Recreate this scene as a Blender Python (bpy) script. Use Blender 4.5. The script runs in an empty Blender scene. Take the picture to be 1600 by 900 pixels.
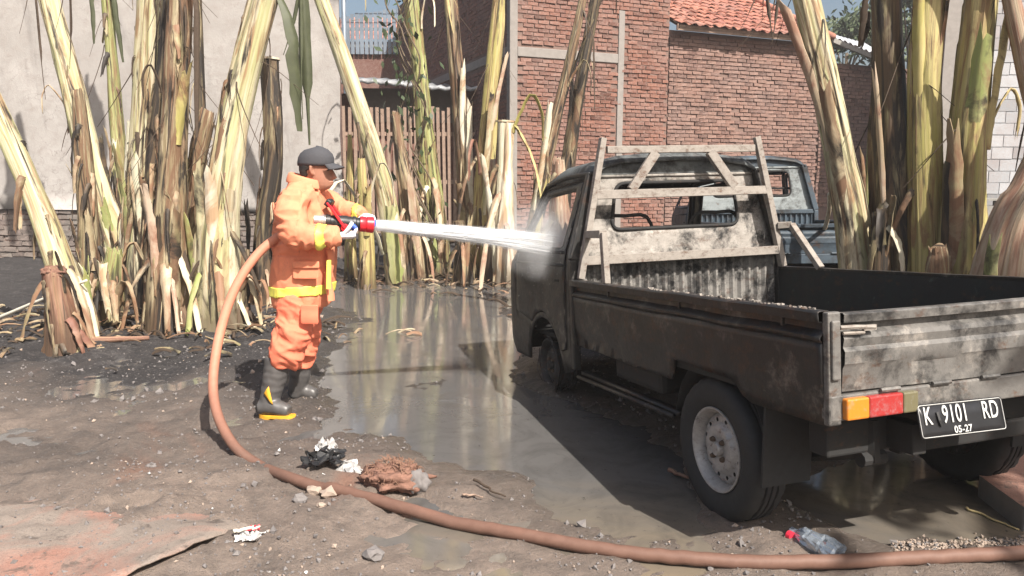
import bpy, bmesh, math, random
import numpy as np
from mathutils import Vector, Matrix, noise, geometry
from math import radians, sin, cos, pi, tan, atan2, sqrt

rnd = random.Random(7)
S = bpy.context.scene
COL = S.collection

# ------------------------------------------------------------------ camera, sky, sun, exposure
CAM_H, PITCH, ROLL, FPX = 1.43, radians(7.92), radians(0.19), 1178.0
cam_d = bpy.data.cameras.new('camera')
cam_d.sensor_width = 36.0
cam_d.lens = 36.0 * FPX / 1600.0
cam_d.clip_start, cam_d.clip_end = 0.05, 800
cam = bpy.data.objects.new('camera', cam_d)
COL.objects.link(cam)
cam.matrix_world = Matrix.Translation((0, 0, CAM_H)) @ Matrix.Rotation(pi / 2 - PITCH, 4, 'X') @ Matrix.Rotation(ROLL, 4, 'Z')
S.camera = cam

TOSUN = Vector((0.55 * cos(radians(47)), -0.835 * cos(radians(47)), sin(radians(47)))).normalized()
world = bpy.data.worlds.new('World')
S.world = world
world.use_nodes = True
wn = world.node_tree
sky = wn.nodes.new('ShaderNodeTexSky')
sky.sky_type = 'NISHITA'
sky.sun_disc = False
sky.sun_elevation = radians(47)
sky.sun_rotation = atan2(TOSUN.x, TOSUN.y)
sky.dust_density = 5.0
sky.air_density = 1.2
sky.ozone_density = 1.0
bg = wn.nodes['Background']
bg.inputs['Strength'].default_value = 0.078
wn.links.new(sky.outputs[0], bg.inputs[0])

sun_d = bpy.data.lights.new('sun', 'SUN')
sun_d.energy = 5.0
sun_d.angle = radians(0.5)
sun_d.color = (1.0, 0.94, 0.86)
sun = bpy.data.objects.new('sun', sun_d)
sun.rotation_euler = TOSUN.to_track_quat('Z', 'Y').to_euler()
sun.location = (6, -8, 12)
COL.objects.link(sun)

S.view_settings.view_transform = 'Standard'
S.view_settings.look = 'None'
S.view_settings.exposure = 0.82
S.view_settings.gamma = 1.0
S.view_settings.use_curve_mapping = False
S.cycles.max_bounces = 8
S.cycles.transparent_max_bounces = 32
S.cycles.volume_bounces = 2

# ------------------------------------------------------------------ placing helpers (real positions from sight lines)
def ray(u, v):
    a, b = (u - 800) / FPX, (450 - v) / FPX
    x = a * cos(ROLL) + b * sin(ROLL)
    up = -a * sin(ROLL) + b * cos(ROLL)
    return Vector((x, cos(PITCH) + up * sin(PITCH), -sin(PITCH) + up * cos(PITCH)))
def at_y(u, v, Y):
    r = ray(u, v)
    return Vector((0, 0, CAM_H)) + r * (Y / r.y)
def at_z(u, v, z=0.0):
    r = ray(u, v)
    return Vector((0, 0, CAM_H)) + r * ((z - CAM_H) / r.z)

# ------------------------------------------------------------------ mesh helpers
class MB:
    """collects vertices, faces and uvs; build() links them as one mesh object"""
    def __init__(s):
        s.v, s.f, s.uv, s.mi = [], [], [], []
    def add(s, verts, faces, uvs=None, mi=0):
        o = len(s.v)
        s.v.extend([tuple(p) for p in verts])
        for f in faces:
            s.f.append(tuple(i + o for i in f))
            s.uv.extend([(uvs[i] if uvs else (0.0, 0.0)) for i in f])
            s.mi.append(mi)
        return s
    def box(s, c, size, rot=None, mi=0, jit=0.0):
        hx, hy, hz = [d / 2 for d in size]
        c = Vector(c)
        vs = []
        for sx, sy, sz in ((-1, -1, -1), (1, -1, -1), (1, 1, -1), (-1, 1, -1), (-1, -1, 1), (1, -1, 1), (1, 1, 1), (-1, 1, 1)):
            p = Vector((sx * hx, sy * hy, sz * hz))
            if jit:
                p += Vector((rnd.uniform(-jit, jit), rnd.uniform(-jit, jit), rnd.uniform(-jit, jit)))
            if rot is not None:
                p = rot @ p
            vs.append(p + c)
        fs = [(0, 3, 2, 1), (4, 5, 6, 7), (0, 1, 5, 4), (1, 2, 6, 5), (2, 3, 7, 6), (3, 0, 4, 7)]
        return s.add(vs, fs, None, mi)
    def beam(s, a, b, w, t, up=(0, 0, 1), mi=0, jit=0.0):
        a, b = Vector(a), Vector(b)
        d = (b - a)
        L = d.length
        d = d / L
        u = Vector(up)
        x = d.cross(u)
        if x.length < 1e-4:
            x = d.cross(Vector((0, 1, 0)))
        x.normalize()
        y = x.cross(d)
        m = Matrix((x, d, y)).transposed()
        return s.box((a + b) / 2, (w, L, t), m, mi, jit)
    def grid(s, P, closed_u=False, uvs=None, mi=0, caps=False):
        """P[j][i] rows of points; j along, i around"""
        nj, ni = len(P), len(P[0])
        vs = [p for row in P for p in row]
        uu = [q for row in uvs for q in row] if uvs else None
        fs = []
        for j in range(nj - 1):
            for i in range(ni if closed_u else ni - 1):
                k = (i + 1) % ni
                fs.append((j * ni + i, j * ni + k, (j + 1) * ni + k, (j + 1) * ni + i))
        if caps:
            fs.append(tuple(range(ni))[::-1])
            fs.append(tuple((nj - 1) * ni + i for i in range(ni)))
        return s.add(vs, fs, uu, mi)
    def tube(s, pts, rad, n=10, mi=0, caps=True, squash=None):
        pts = [Vector(p) for p in pts]
        if not hasattr(rad, '__len__'):
            rad = [rad] * len(pts)
        rows, uvs = [], []
        ref = None
        L = 0
        for j, p in enumerate(pts):
            d = (pts[min(j + 1, len(pts) - 1)] - pts[max(j - 1, 0)]).normalized()
            if ref is None:
                ref = d.cross(Vector((0, 0, 1)))
                if ref.length < 0.1:
                    ref = d.cross(Vector((0, 1, 0)))
            ref = (ref - d * ref.dot(d)).normalized()
            b = d.cross(ref)
            if j:
                L += (p - pts[j - 1]).length
            r = rad[j]
            ry = r if squash is None else r * squash
            rows.append([p + ref * (cos(2 * pi * i / n) * r) + b * (sin(2 * pi * i / n) * ry) for i in range(n)])
            uvs.append([(i / n, L) for i in range(n)])
        return s.grid(rows, True, uvs, mi, caps)
    def lathe(s, prof, M, n=32, mi=0, closed=False):
        """prof: list of (radius, height) about local z, placed by matrix M"""
        rows = []
        for r, z in prof:
            rows.append([M @ Vector((r * cos(2 * pi * i / n), r * sin(2 * pi * i / n), z)) for i in range(n)])
        if closed:
            rows.append(rows[0])
        return s.grid(rows, True, None, mi)
    def build(s, name, mats, parent=None, smooth=False, loc=None):
        me = bpy.data.meshes.new(name)
        me.from_pydata(s.v, [], s.f)
        if not isinstance(mats, (list, tuple)):
            mats = [mats]
        for m in mats:
            me.materials.append(m)
        uvl = me.uv_layers.new(name='UVMap')
        uvl.data.foreach_set('uv', [c for q in s.uv for c in q])
        me.polygons.foreach_set('material_index', s.mi)
        if smooth:
            me.polygons.foreach_set('use_smooth', [True] * len(me.polygons))
        me.update()
        o = bpy.data.objects.new(name, me)
        COL.objects.link(o)
        if parent:
            o.parent = parent
        if loc is not None:
            o.location = loc
        return o

def empty(name, loc=(0, 0, 0), label=None, cat=None, group=None):
    o = bpy.data.objects.new(name, None)
    o.empty_display_size = 0.2
    o.location = loc
    COL.objects.link(o)
    tag(o, label, cat, group)
    return o
def tag(o, label=None, cat=None, group=None, kind=None):
    if label: o['label'] = label
    if cat: o['category'] = cat
    if group: o['group'] = group
    if kind: o['kind'] = kind
    return o
def mod_bevel(o, w=0.004, seg=2, ang=30):
    m = o.modifiers.new('bevel', 'BEVEL')
    m.width, m.segments, m.limit_method, m.angle_limit = w, seg, 'ANGLE', radians(ang)
    return o
def mod_solid(o, t, off=-1):
    m = o.modifiers.new('solid', 'SOLIDIFY')
    m.thickness, m.offset = t, off
    return o
def mod_sub(o, lv=1):
    m = o.modifiers.new('sub', 'SUBSURF')
    m.levels = m.render_levels = lv
    return o
def shade_auto(o, ang=35):
    me = o.data
    me.polygons.foreach_set('use_smooth', [True] * len(me.polygons))
    bm = bmesh.new(); bm.from_mesh(me)
    for e in bm.edges:
        if len(e.link_faces) == 2 and e.calc_face_angle(0) > radians(ang):
            e.smooth = False
    bm.to_mesh(me); bm.free()
    return o

def pip(p, poly):
    x, y = p
    c = False
    n = len(poly)
    for i in range(n):
        x1, y1 = poly[i]; x2, y2 = poly[(i + 1) % n]
        if (y1 > y) != (y2 > y) and x < (x2 - x1) * (y - y1) / (y2 - y1) + x1:
            c = not c
    return c
def seg_d(p, poly):
    best = 9
    P = Vector(p)
    n = len(poly)
    for i in range(n):
        a, b = Vector(poly[i]), Vector(poly[(i + 1) % n])
        t = max(0, min(1, (P - a).dot(b - a) / max(1e-9, (b - a).length_squared)))
        best = min(best, (a + (b - a) * t - P).length)
    return best
def resample(poly, step):
    out = []
    n = len(poly)
    for i in range(n):
        a, b = Vector(poly[i]), Vector(poly[(i + 1) % n])
        k = max(1, int((b - a).length / step))
        for j in range(k):
            out.append(tuple(a + (b - a) * j / k))
    return out
def panel(outer, holes, step, fn, mb=None, mi=0):
    """flat outline with holes -> subdivided sheet, mapped to 3D by fn(u, v)"""
    mb = mb or MB()
    loops = [resample(outer, step)] + [resample(h, step) for h in holes]
    vs, es = [], []
    for lp in loops:
        o = len(vs)
        vs += [Vector(p) for p in lp]
        es += [(o + i, o + (i + 1) % len(lp)) for i in range(len(lp))]
    xs = [p[0] for p in outer]; ys = [p[1] for p in outer]
    x = min(xs) + step / 2
    while x < max(xs):
        y = min(ys) + step / 2
        while y < max(ys):
            if pip((x, y), outer) and not any(pip((x, y), h) for h in holes) and min(seg_d((x, y), lp) for lp in [outer] + list(holes)) > step * 0.4:
                vs.append(Vector((x, y)))
            y += step
        x += step
    r = geometry.delaunay_2d_cdt(vs, es, [], 0, 1e-6)
    fs = []
    for f in r[2]:
        c = sum((r[0][i] for i in f), Vector((0, 0))) / len(f)
        if pip(c, outer) and not any(pip(c, h) for h in holes):
            fs.append(tuple(f))
    mb.add([fn(p.x, p.y) for p in r[0]], fs, [(p.x, p.y) for p in r[0]], mi)
    return mb

def catmull(pts, per=8):
    pts = [Vector(p) for p in pts]
    out = []
    for i in range(len(pts) - 1):
        p0, p1, p2, p3 = pts[max(i - 1, 0)], pts[i], pts[i + 1], pts[min(i + 2, len(pts) - 1)]
        for k in range(per):
            t = k / per
            out.append(0.5 * ((2 * p1) + (p2 - p0) * t + (2 * p0 - 5 * p1 + 4 * p2 - p3) * t * t + (3 * p1 - p0 - 3 * p2 + p3) * t ** 3))
    out.append(pts[-1])
    return out
def bake(o):
    """apply an object's modifiers"""
    dg = bpy.context.evaluated_depsgraph_get()
    me = bpy.data.meshes.new_from_object(o.evaluated_get(dg))
    o.modifiers.clear()
    old = o.data
    o.data = me
    bpy.data.meshes.remove(old)
    return o
def remesh(o, vox, smooth=6):
    m = o.modifiers.new('r', 'REMESH'); m.mode = 'VOXEL'; m.voxel_size = vox; m.use_smooth_shade = True
    if smooth:
        m = o.modifiers.new('s', 'SMOOTH'); m.iterations = smooth; m.factor = 0.5
    mats = list(o.data.materials)
    bake(o)
    if not o.data.materials:
        for k in mats: o.data.materials.append(k)
    return o
def displace(o, fn):
    me = o.data
    nv = [v.normal.copy() for v in me.vertices]
    for v, n in zip(me.vertices, nv):
        v.co += n * fn(v.co)
    me.update()
    return o
def crumple_lump(name, mat, r, sub=3, amp=0.35, fr=3.0, sc=(1, 1, 1), seed=0, parent=None, loc=None, flat=False):
    bm = bmesh.new()
    bmesh.ops.create_icosphere(bm, subdivisions=sub, radius=1.0)
    off = Vector((seed * 7.3, seed * 3.1, seed * 1.7))
    for v in bm.verts:
        d = noise.fractal(v.co * fr * 0.5 + off, 1.0, 2.0, 4)
        c = v.co * (1 + amp * d)
        v.co = Vector((c.x * sc[0], c.y * sc[1], c.z * sc[2])) * r
    me = bpy.data.meshes.new(name); bm.to_mesh(me); bm.free()
    me.materials.append(mat)
    if not flat: me.polygons.foreach_set('use_smooth', [True] * len(me.polygons))
    o = bpy.data.objects.new(name, me); COL.objects.link(o)
    if parent: o.parent = parent
    if loc is not None: o.location = loc
    return o

# vectorised value noise for the terrain
def vnoise(x, y, seed=0):
    xi, yi = np.floor(x).astype(np.int64), np.floor(y).astype(np.int64)
    xf, yf = x - xi, y - yi
    def h(a, b):
        n = (a * 374761393 + b * 668265263 + seed * 1442695041) & 0x7fffffff
        n = ((n ^ (n >> 13)) * 1274126177) & 0x7fffffff
        return ((n ^ (n >> 16)) & 0xffff) / 65535.0
    u, v = xf * xf * (3 - 2 * xf), yf * yf * (3 - 2 * yf)
    return (h(xi, yi) * (1 - u) + h(xi + 1, yi) * u) * (1 - v) + (h(xi, yi + 1) * (1 - u) + h(xi + 1, yi + 1) * u) * v
def fbm(x, y, f, oct=4, seed=0):
    s, a, t = 0, 1.0, 0
    for k in range(oct):
        s = s + a * (vnoise(x * f + 31.7 * k, y * f + 17.3 * k, seed + k) - 0.5)
        t += a; a *= 0.5; f *= 2.03
    return s / t * 2
# ------------------------------------------------------------------ materials
class G:
    """small node-graph helper"""
    def __init__(s, name):
        s.m = bpy.data.materials.new(name)
        s.m.use_nodes = True
        s.t = s.m.node_tree
        s.b = s.t.nodes['Principled BSDF']
        s.out = s.t.nodes['Material Output']
    def n(s, typ, **kw):
        nd = s.t.nodes.new('ShaderNode' + typ)
        for k, v in kw.items():
            if k.startswith('_'):
                setattr(nd, k[1:], v)
            else:
                key = int(k[1:]) if k[0] == 'i' and k[1:].isdigit() else k.replace('__', ' ')
                s.put(nd, key, v)
        return nd
    def put(s, nd, key, v):
        sock = nd.inputs[key]
        if hasattr(v, 'bl_idname') and hasattr(v, 'outputs'):
            s.t.links.new(v.outputs[0], sock)
        elif isinstance(v, bpy.types.NodeSocket):
            s.t.links.new(v, sock)
        else:
            if isinstance(v, (tuple, list)) and len(v) == 3 and sock.type == 'RGBA':
                v = (*v, 1)
            sock.default_value = v
    def coord(s, kind='Object', scale=(1, 1, 1), rand=True):
        tc = s.n('TexCoord')
        c = tc.outputs[kind]
        if rand:
            oi = s.n('ObjectInfo')
            mul = s.n('VectorMath', _operation='SCALE', i0=(13.1, 7.7, 3.3))
            s.put(mul, 'Scale', oi.outputs['Random'])
            ad = s.n('VectorMath', _operation='ADD', i0=c, i1=mul)
            c = ad.outputs[0]
        mp = s.n('Mapping', Vector=c, Scale=scale)
        return mp.outputs[0]
    def noise(s, co, scale=5, detail=5, rough=0.55, dist=0.0):
        nd = s.n('TexNoise', Vector=co, Scale=scale, Detail=detail, Roughness=rough, Distortion=dist)
        return nd.outputs['Fac']
    def ramp(s, fac, stops, interp='LINEAR'):
        nd = s.n('ValToRGB', Fac=fac)
        cr = nd.color_ramp
        cr.interpolation = interp
        while len(cr.elements) < len(stops):
            cr.elements.new(0.5)
        for e, (p, c) in zip(cr.elements, stops):
            e.position = p
            e.color = (*c, 1) if len(c) == 3 else c
        return nd.outputs['Color']
    def step(s, fac, a, b):
        nd = s.n('MapRange', Value=fac)
        nd.inputs['From Min'].default_value, nd.inputs['From Max'].default_value = a, b
        return nd.outputs[0]
    def mix(s, fac, a, b, mode='MIX'):
        nd = s.t.nodes.new('ShaderNodeMix')
        nd.data_type = 'RGBA'; nd.blend_type = mode
        s.put(nd, 0, fac); s.put(nd, 6, a); s.put(nd, 7, b)
        return nd.outputs[2]
    def math(s, op, a, b=0.0):
        nd = s.n('Math', _operation=op, i0=a, i1=b)
        return nd.outputs[0]
    def bump(s, h, strength=0.3, dist=0.01):
        nd = s.n('Bump', Height=h, Strength=strength, Distance=dist)
        s.t.links.new(nd.outputs[0], s.b.inputs['Normal'])
    def done(s, color=None, rough=None, metal=None, spec=None, alpha=None):
        for k, v in (('Base Color', color), ('Roughness', rough), ('Metallic', metal), ('Specular IOR Level', spec), ('Alpha', alpha)):
            if v is not None:
                s.put(s.b, k, v)
        return s.m

def simple(name, col, rough=0.7, metal=0.0, var=0.25, scale=20, bump=0.15, spec=0.5, bd=0.004):
    g = G(name)
    co = g.coord()
    f = g.noise(co, scale, 6, 0.6)
    c = g.mix(f, tuple(k * (1 - var) for k in col), tuple(min(1, k * (1 + var)) for k in col))
    g.bump(f, bump, bd)
    return g.done(c, rough, metal, spec)

def burnt(name, base, soot=0.5, rust=0.3, ash=0.2, rough=0.65, scale=4.0, ashc=(0.42, 0.40, 0.37), metal=0.0, rs=1.0):
    """fire damaged paint: base colour under soot, rust and ash patches"""
    g = G(name)
    co = g.coord()
    n1 = g.noise(co, scale, 9, 0.72, 0.15)
    n2 = g.noise(g.coord(scale=(1, 1, 1.6)), scale * 2.3, 9, 0.75, 0.1)
    n3 = g.noise(co, scale * 7, 6, 0.7)
    n4 = g.noise(co, scale * 1.1 + 1.3, 8, 0.72, 0.15)
    fine = g.noise(co, 90, 4, 0.7)
    c = g.mix(g.step(n2, 0.35, 0.75), base, tuple(k * 0.6 for k in base))
    rc = g.mix(n3, (0.055 * rs, 0.026 * rs, 0.014 * rs), (0.17 * rs, 0.075 * rs, 0.035 * rs))
    c = g.mix(g.step(n2, 0.62 - rust * 0.35, 0.78 - rust * 0.3), c, rc)
    c = g.mix(g.step(n1, 0.66 - soot * 0.5, 0.78 - soot * 0.45), c, g.mix(n3, (0.008, 0.008, 0.009), (0.035, 0.033, 0.031)))
    a = g.math('MULTIPLY', g.step(n4, 0.70 - ash * 0.4, 0.80 - ash * 0.35), g.step(n3, 0.38, 0.62))
    c = g.mix(a, c, ashc)
    c = g.mix(g.math('MULTIPLY', fine, 0.35), c, (0.02, 0.02, 0.02))
    h = g.math('ADD', g.math('MULTIPLY', n3, 0.6), g.math('MULTIPLY', fine, 0.4))
    g.bump(h, 0.35, 0.004)
    r = g.step(n3, 0.2, 0.9)
    rr = g.n('MapRange', Value=n3); rr.inputs['To Min'].default_value = rough - 0.15; rr.inputs['To Max'].default_value = min(1, rough + 0.25)
    return g.done(c, rr.outputs[0], metal, 0.4)

def stem_mat(name, cream=(0.60, 0.53, 0.30), green=(0.33, 0.36, 0.10), brown=(0.20, 0.11, 0.055), fg=0.45, fb=0.35, char=0.2):
    """banana pseudostem: long streaks in cream, green, brown and char, dry brown sheath margins"""
    g = G(name)
    s1 = g.noise(g.coord('UV', (9, 0.8, 1)), 1.0, 5, 0.6, 0.5)
    s2 = g.noise(g.coord('UV', (5, 1.6, 1)), 1.0, 7, 0.65, 0.8)
    s3 = g.noise(g.coord('UV', (4.5, 1.1, 1)), 1.0, 8, 0.66, 1.0)
    s4 = g.noise(g.coord('UV', (70, 1.4, 1)), 1.0, 5, 0.65)
    s5 = g.noise(g.coord('UV', (26, 14, 1)), 1.0, 6, 0.7)
    s6 = g.noise(g.coord('UV', (24, 0.7, 1)), 1.0, 3, 0.5)
    c = g.mix(g.step(s1, 0.60 - fg * 0.45, 0.78 - fg * 0.4), cream, green)
    c = g.mix(g.math('MULTIPLY', g.step(s4, 0.42, 0.68), 0.55), c, g.mix(0.6, c, (0.30, 0.20, 0.11)))
    c = g.mix(g.math('MULTIPLY', g.step(s6, 0.55, 0.66), 0.7), c, g.mix(0.7, c, (0.20, 0.16, 0.08)))
    c = g.mix(g.step(s2, 0.68 - fb * 0.45, 0.80 - fb * 0.42), c, g.mix(s4, tuple(k * .75 for k in brown), tuple(k * 2.0 for k in brown)))
    lw = g.n('Attribute', _attribute_name='scorch').outputs['Fac']
    c = g.mix(g.math('MULTIPLY', g.step(g.math('ADD', lw, g.math('MULTIPLY', s3, 1.3)), 1.05, 1.5), .85), c, g.mix(s4, (0.030, 0.021, 0.015), (0.12, 0.075, 0.045)))
    mg = g.n('Attribute', _attribute_name='margin').outputs['Fac']
    mm = g.math('MULTIPLY', g.step(mg, 0.35, 0.85), g.step(s3, 0.30, 0.55))
    c = g.mix(g.math('MULTIPLY', mm, 0.85), c, g.mix(s4, (0.10, 0.055, 0.03), (0.26, 0.15, 0.08)))
    c = g.mix(g.math('MULTIPLY', g.step(s5, 0.64, 0.76), 0.45), c, (0.10, 0.065, 0.04))
    c = g.mix(g.step(s3, 0.70 - char * 0.5, 0.80 - char * 0.5), c, g.mix(s4, (0.012, 0.010, 0.009), (0.045, 0.035, 0.027)))
    h = g.math('ADD', g.math('MULTIPLY', s4, 0.8), g.math('ADD', g.math('MULTIPLY', s6, 0.9), g.math('MULTIPLY', s5, 0.3)))
    g.bump(h, 0.5, 0.010)
    rr = g.n('MapRange', Value=s2); rr.inputs['To Min'].default_value = 0.40; rr.inputs['To Max'].default_value = 0.8
    return g.done(c, rr.outputs[0], 0.0, 0.4)

M = {}
M['stem_cream'] = stem_mat('banana_stem_cream', (0.62, 0.56, 0.40), (0.42, 0.42, 0.21), (0.22, 0.14, 0.075), 0.46, 0.38, 0.31)
M['stem_yellow'] = stem_mat('banana_stem_yellow', (0.52, 0.44, 0.20), (0.33, 0.30, 0.09), (0.17, 0.105, 0.05), 0.42, 0.40, 0.27)
M['stem_green'] = stem_mat('banana_stem_green', (0.46, 0.45, 0.25), (0.26, 0.30, 0.10), (0.15, 0.09, 0.045), 0.62, 0.38, 0.32)
M['stem_brown'] = stem_mat('banana_stem_brown', (0.46, 0.39, 0.26), (0.22, 0.19, 0.10), (0.125, 0.072, 0.042), 0.45, 0.60, 0.40)
M['stem_char'] = stem_mat('banana_stem_charred', (0.32, 0.27, 0.16), (0.13, 0.12, 0.06), (0.075, 0.05, 0.03), 0.45, 0.66, 0.50)
M['stem_pink'] = stem_mat('banana_stem_pink', (0.52, 0.41, 0.31), (0.42, 0.34, 0.23), (0.22, 0.12, 0.08), 0.35, 0.50, 0.22)
M['sheath_pale'] = stem_mat('banana_sheath_pale', (0.74, 0.69, 0.56), (0.55, 0.54, 0.38), (0.30, 0.20, 0.12), 0.40, 0.42, 0.12)
M['sheath_dry'] = stem_mat('banana_sheath_dry', (0.48, 0.40, 0.28), (0.33, 0.29, 0.16), (0.17, 0.095, 0.055), 0.40, 0.55, 0.32)
M['leaf_dead'] = simple('dead_leaf_brown', (0.060, 0.040, 0.026), 0.85, 0, 0.5, 30)
M['leaf_dark'] = simple('wilted_leaf_green', (0.055, 0.062, 0.028), 0.6, 0, 0.5, 12)
M['vine'] = simple('vine_leaf_green', (0.045, 0.065, 0.03), 0.5, 0, 0.5, 12)
M['fibre'] = stem_mat('banana_fibre', (0.36, 0.22, 0.16), (0.30, 0.17, 0.11), (0.14, 0.065, 0.045), 0.4, 0.55, 0.22)

M['fibre_lump'] = simple('matted_fibre', (0.21, 0.115, 0.085), 0.9, 0, 0.7, 28, 0.9, 0.2, 0.012)
M['truck_side'] = burnt('burnt_truck_side', (0.016, 0.015, 0.015), 0.34, 0.34, 0.40, 0.36, 5.0, (0.15, 0.13, 0.11), rs=.6)
M['truck_cab'] = burnt('burnt_cab_paint', (0.022, 0.022, 0.021), 0.36, 0.26, 0.40, 0.38, 4.2, (0.18, 0.16, 0.14), rs=.6)
M['truck_roof'] = burnt('burnt_roof_paint', (0.17, 0.185, 0.185), 0.42, 0.12, 0.25, 0.6, 4.0, (0.42, 0.44, 0.44))
M['truck_back'] = burnt('burnt_cab_back', (0.42, 0.385, 0.345), 0.32, 0.22, 0.35, 0.7, 5.0, (0.60, 0.57, 0.52))
M['truck_corr'] = burnt('burnt_headboard', (0.27, 0.255, 0.235), 0.42, 0.25, 0.35, 0.7, 6.0, (0.50, 0.47, 0.43))
M['tailgate'] = burnt('burnt_tailgate', (0.19, 0.18, 0.167), 0.34, 0.20, 0.42, 0.42, 5.0, (0.34, 0.31, 0.275))
M['bed_in'] = burnt('burnt_bed_inside', (0.022, 0.028, 0.027), 0.5, 0.25, 0.22, 0.7, 4.0, (0.14, 0.16, 0.15))
M['rack'] = burnt('burnt_rack_steel', (0.36, 0.32, 0.28), 0.08, 0.25, 0.3, 0.75, 7.0, (0.42, 0.38, 0.33))
M['chassis'] = burnt('chassis_steel', (0.022, 0.022, 0.022), 0.5, 0.2, 0.12, 0.75, 6.0, (0.1, 0.09, 0.08))
M['cab2'] = burnt('burnt_pale_cab', (0.33, 0.365, 0.37), 0.26, 0.10, 0.3, 0.6, 4.0, (0.60, 0.63, 0.64))
M['cab2_dark'] = burnt('burnt_blue_steel', (0.07, 0.10, 0.13), 0.35, 0.15, 0.1, 0.55, 3.0, (0.25, 0.28, 0.3))
M['rubber'] = simple('tyre_rubber', (0.020, 0.021, 0.022), 0.75, 0, 0.4, 30, 0.3)
M['rim'] = burnt('rim_silver', (0.50, 0.48, 0.46), 0.05, 0.18, 0.1, 0.4, 9.0, (0.5, 0.48, 0.46), 0.25)
M['rim_burnt'] = burnt('rim_burnt', (0.05, 0.05, 0.05), 0.4, 0.3, 0.3, 0.7, 9.0, (0.25, 0.24, 0.23))
M['nut'] = simple('rusty_nut', (0.10, 0.07, 0.05), 0.6, 0.4, 0.4, 40)

def lens(name, col):
    g = G(name)
    co = g.coord()
    w = g.n('TexWave', Vector=co, Scale=60.0, Distortion=0.5)
    dirt = g.noise(co, 45, 6, 0.7)
    c = g.mix(g.step(dirt, 0.52, 0.72), col, tuple(0.55 * k + 0.12 for k in col))
    g.bump(w.outputs['Fac'], 0.2, 0.002)
    return g.done(c, 0.3, 0, 0.5)
M['amber'] = lens('amber_lens', (0.60, 0.20, 0.02))
M['red_lens'] = lens('red_lens', (0.33, 0.03, 0.028))
M['white_lens'] = lens('sooty_clear_lens', (0.14, 0.125, 0.07))
M['plate'] = simple('plate_black', (0.018, 0.018, 0.02), 0.35, 0.2, 0.4, 30, 0.1)
M['plate_ink'] = simple('plate_white', (0.55, 0.55, 0.53), 0.5, 0, 0.35, 60, 0.1)

M['wood'] = simple('weathered_wood', (0.30, 0.21, 0.16), 0.85, 0, 0.45, 14)
M['wood_grey'] = simple('grey_wood', (0.25, 0.24, 0.22), 0.9, 0, 0.4, 14)
M['concrete'] = simple('grey_concrete', (0.25, 0.228, 0.21), 0.9, 0, 0.25, 9, 0.4, 0.3, 0.01)
M['mortar'] = simple('wall_mortar', (0.185, 0.125, 0.105), 0.95, 0, 0.3, 14, 0.5, 0.2, 0.01)
M['block_mortar'] = simple('block_mortar', (0.24, 0.24, 0.245), 0.95, 0, 0.2, 14, 0.4, 0.2)
M['dark'] = simple('dark_void', (0.012, 0.012, 0.012), 0.95, 0, 0.2)

def brick_mat(name, a, b, c_):
    g = G(name)
    co = g.coord(rand=False)
    oi = g.n('ObjectInfo')
    geo = g.n('NewGeometry')
    r = g.math('FRACT', g.math('ADD', oi.outputs['Random'], geo.outputs['Random Per Island']))
    base = g.ramp(r, [(0.0, a), (0.45, b), (0.8, c_), (1.0, tuple(k * 0.55 for k in a))])
    tcg = g.n('NewGeometry')
    n1 = g.noise(tcg.outputs['Position'], 1.3, 5, 0.6, 0.5)
    n2 = g.noise(tcg.outputs['Position'], 26, 6, 0.65)
    col = g.mix(g.step(n1, 0.40, 0.72), base, g.mix(0.55, base, (0.23, 0.165, 0.145)))
    col = g.mix(g.math('MULTIPLY', g.step(n2, 0.45, 0.75), 0.5), col, (0.34, 0.26, 0.23))
    g.bump(n2, 0.6, 0.008)
    return g.done(col, 0.92, 0, 0.25)
M['brick'] = brick_mat('red_brick', (0.195, 0.083, 0.058), (0.225, 0.106, 0.076), (0.165, 0.074, 0.056))
M['brick_grey'] = brick_mat('weathered_brick', (0.195, 0.108, 0.085), (0.230, 0.137, 0.108), (0.155, 0.088, 0.073))
M['tile'] = brick_mat('clay_roof_tile', (0.38, 0.145, 0.095), (0.47, 0.20, 0.14), (0.32, 0.125, 0.095))
M['block'] = brick_mat('pale_block', (0.36, 0.37, 0.385), (0.43, 0.44, 0.455), (0.32, 0.33, 0.345))

def plaster_mat():
    g = G('old_wall_plaster')
    tc = g.n('NewGeometry'); p = tc.outputs['Position']
    n1 = g.noise(p, 0.7, 6, 0.6, 0.6)
    n2 = g.noise(p, 5, 8, 0.7, 0.4)
    n3 = g.noise(p, 40, 5, 0.7)
    v = g.n('TexVoronoi', Vector=p, Scale=3.4, _feature='DISTANCE_TO_EDGE')
    c = g.mix(g.step(n1, 0.35, 0.68), (0.31, 0.288, 0.27), (0.43, 0.405, 0.385))
    c = g.mix(g.step(n2, 0.46, 0.70), c, (0.31, 0.28, 0.26))
    c = g.mix(g.math('MULTIPLY', g.step(g.noise(g.n('Mapping', Vector=p, Scale=(2.2, 1, .35)).outputs[0], 1.0, 6, .65, .6), .54, .70), .55), c, (0.20, 0.185, 0.175))
    dn = g.n('VectorMath', _operation='ADD', i0=p, i1=g.n('TexNoise', Vector=p, Scale=2.5, Detail=4.0).outputs['Color'])
    v2 = g.n('TexVoronoi', Vector=dn.outputs[0], Scale=2.2, _feature='DISTANCE_TO_EDGE')
    crack = g.math('MULTIPLY', g.math('SUBTRACT', 1.0, g.step(v2.outputs['Distance'], 0.0, 0.018)), g.step(n1, 0.45, 0.6))
    c = g.mix(g.math('MULTIPLY', crack, 0.55), c, (0.16, 0.14, 0.13))
    g.bump(g.math('ADD', n2, g.math('MULTIPLY', n3, 0.5)), 0.5, 0.015)
    return g.done(c, 0.92, 0, 0.2)
M['plaster'] = plaster_mat()
M['rubble'] = brick_mat('grey_rubble_brick', (0.17, 0.15, 0.135), (0.21, 0.19, 0.17), (0.14, 0.125, 0.115))

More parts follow.
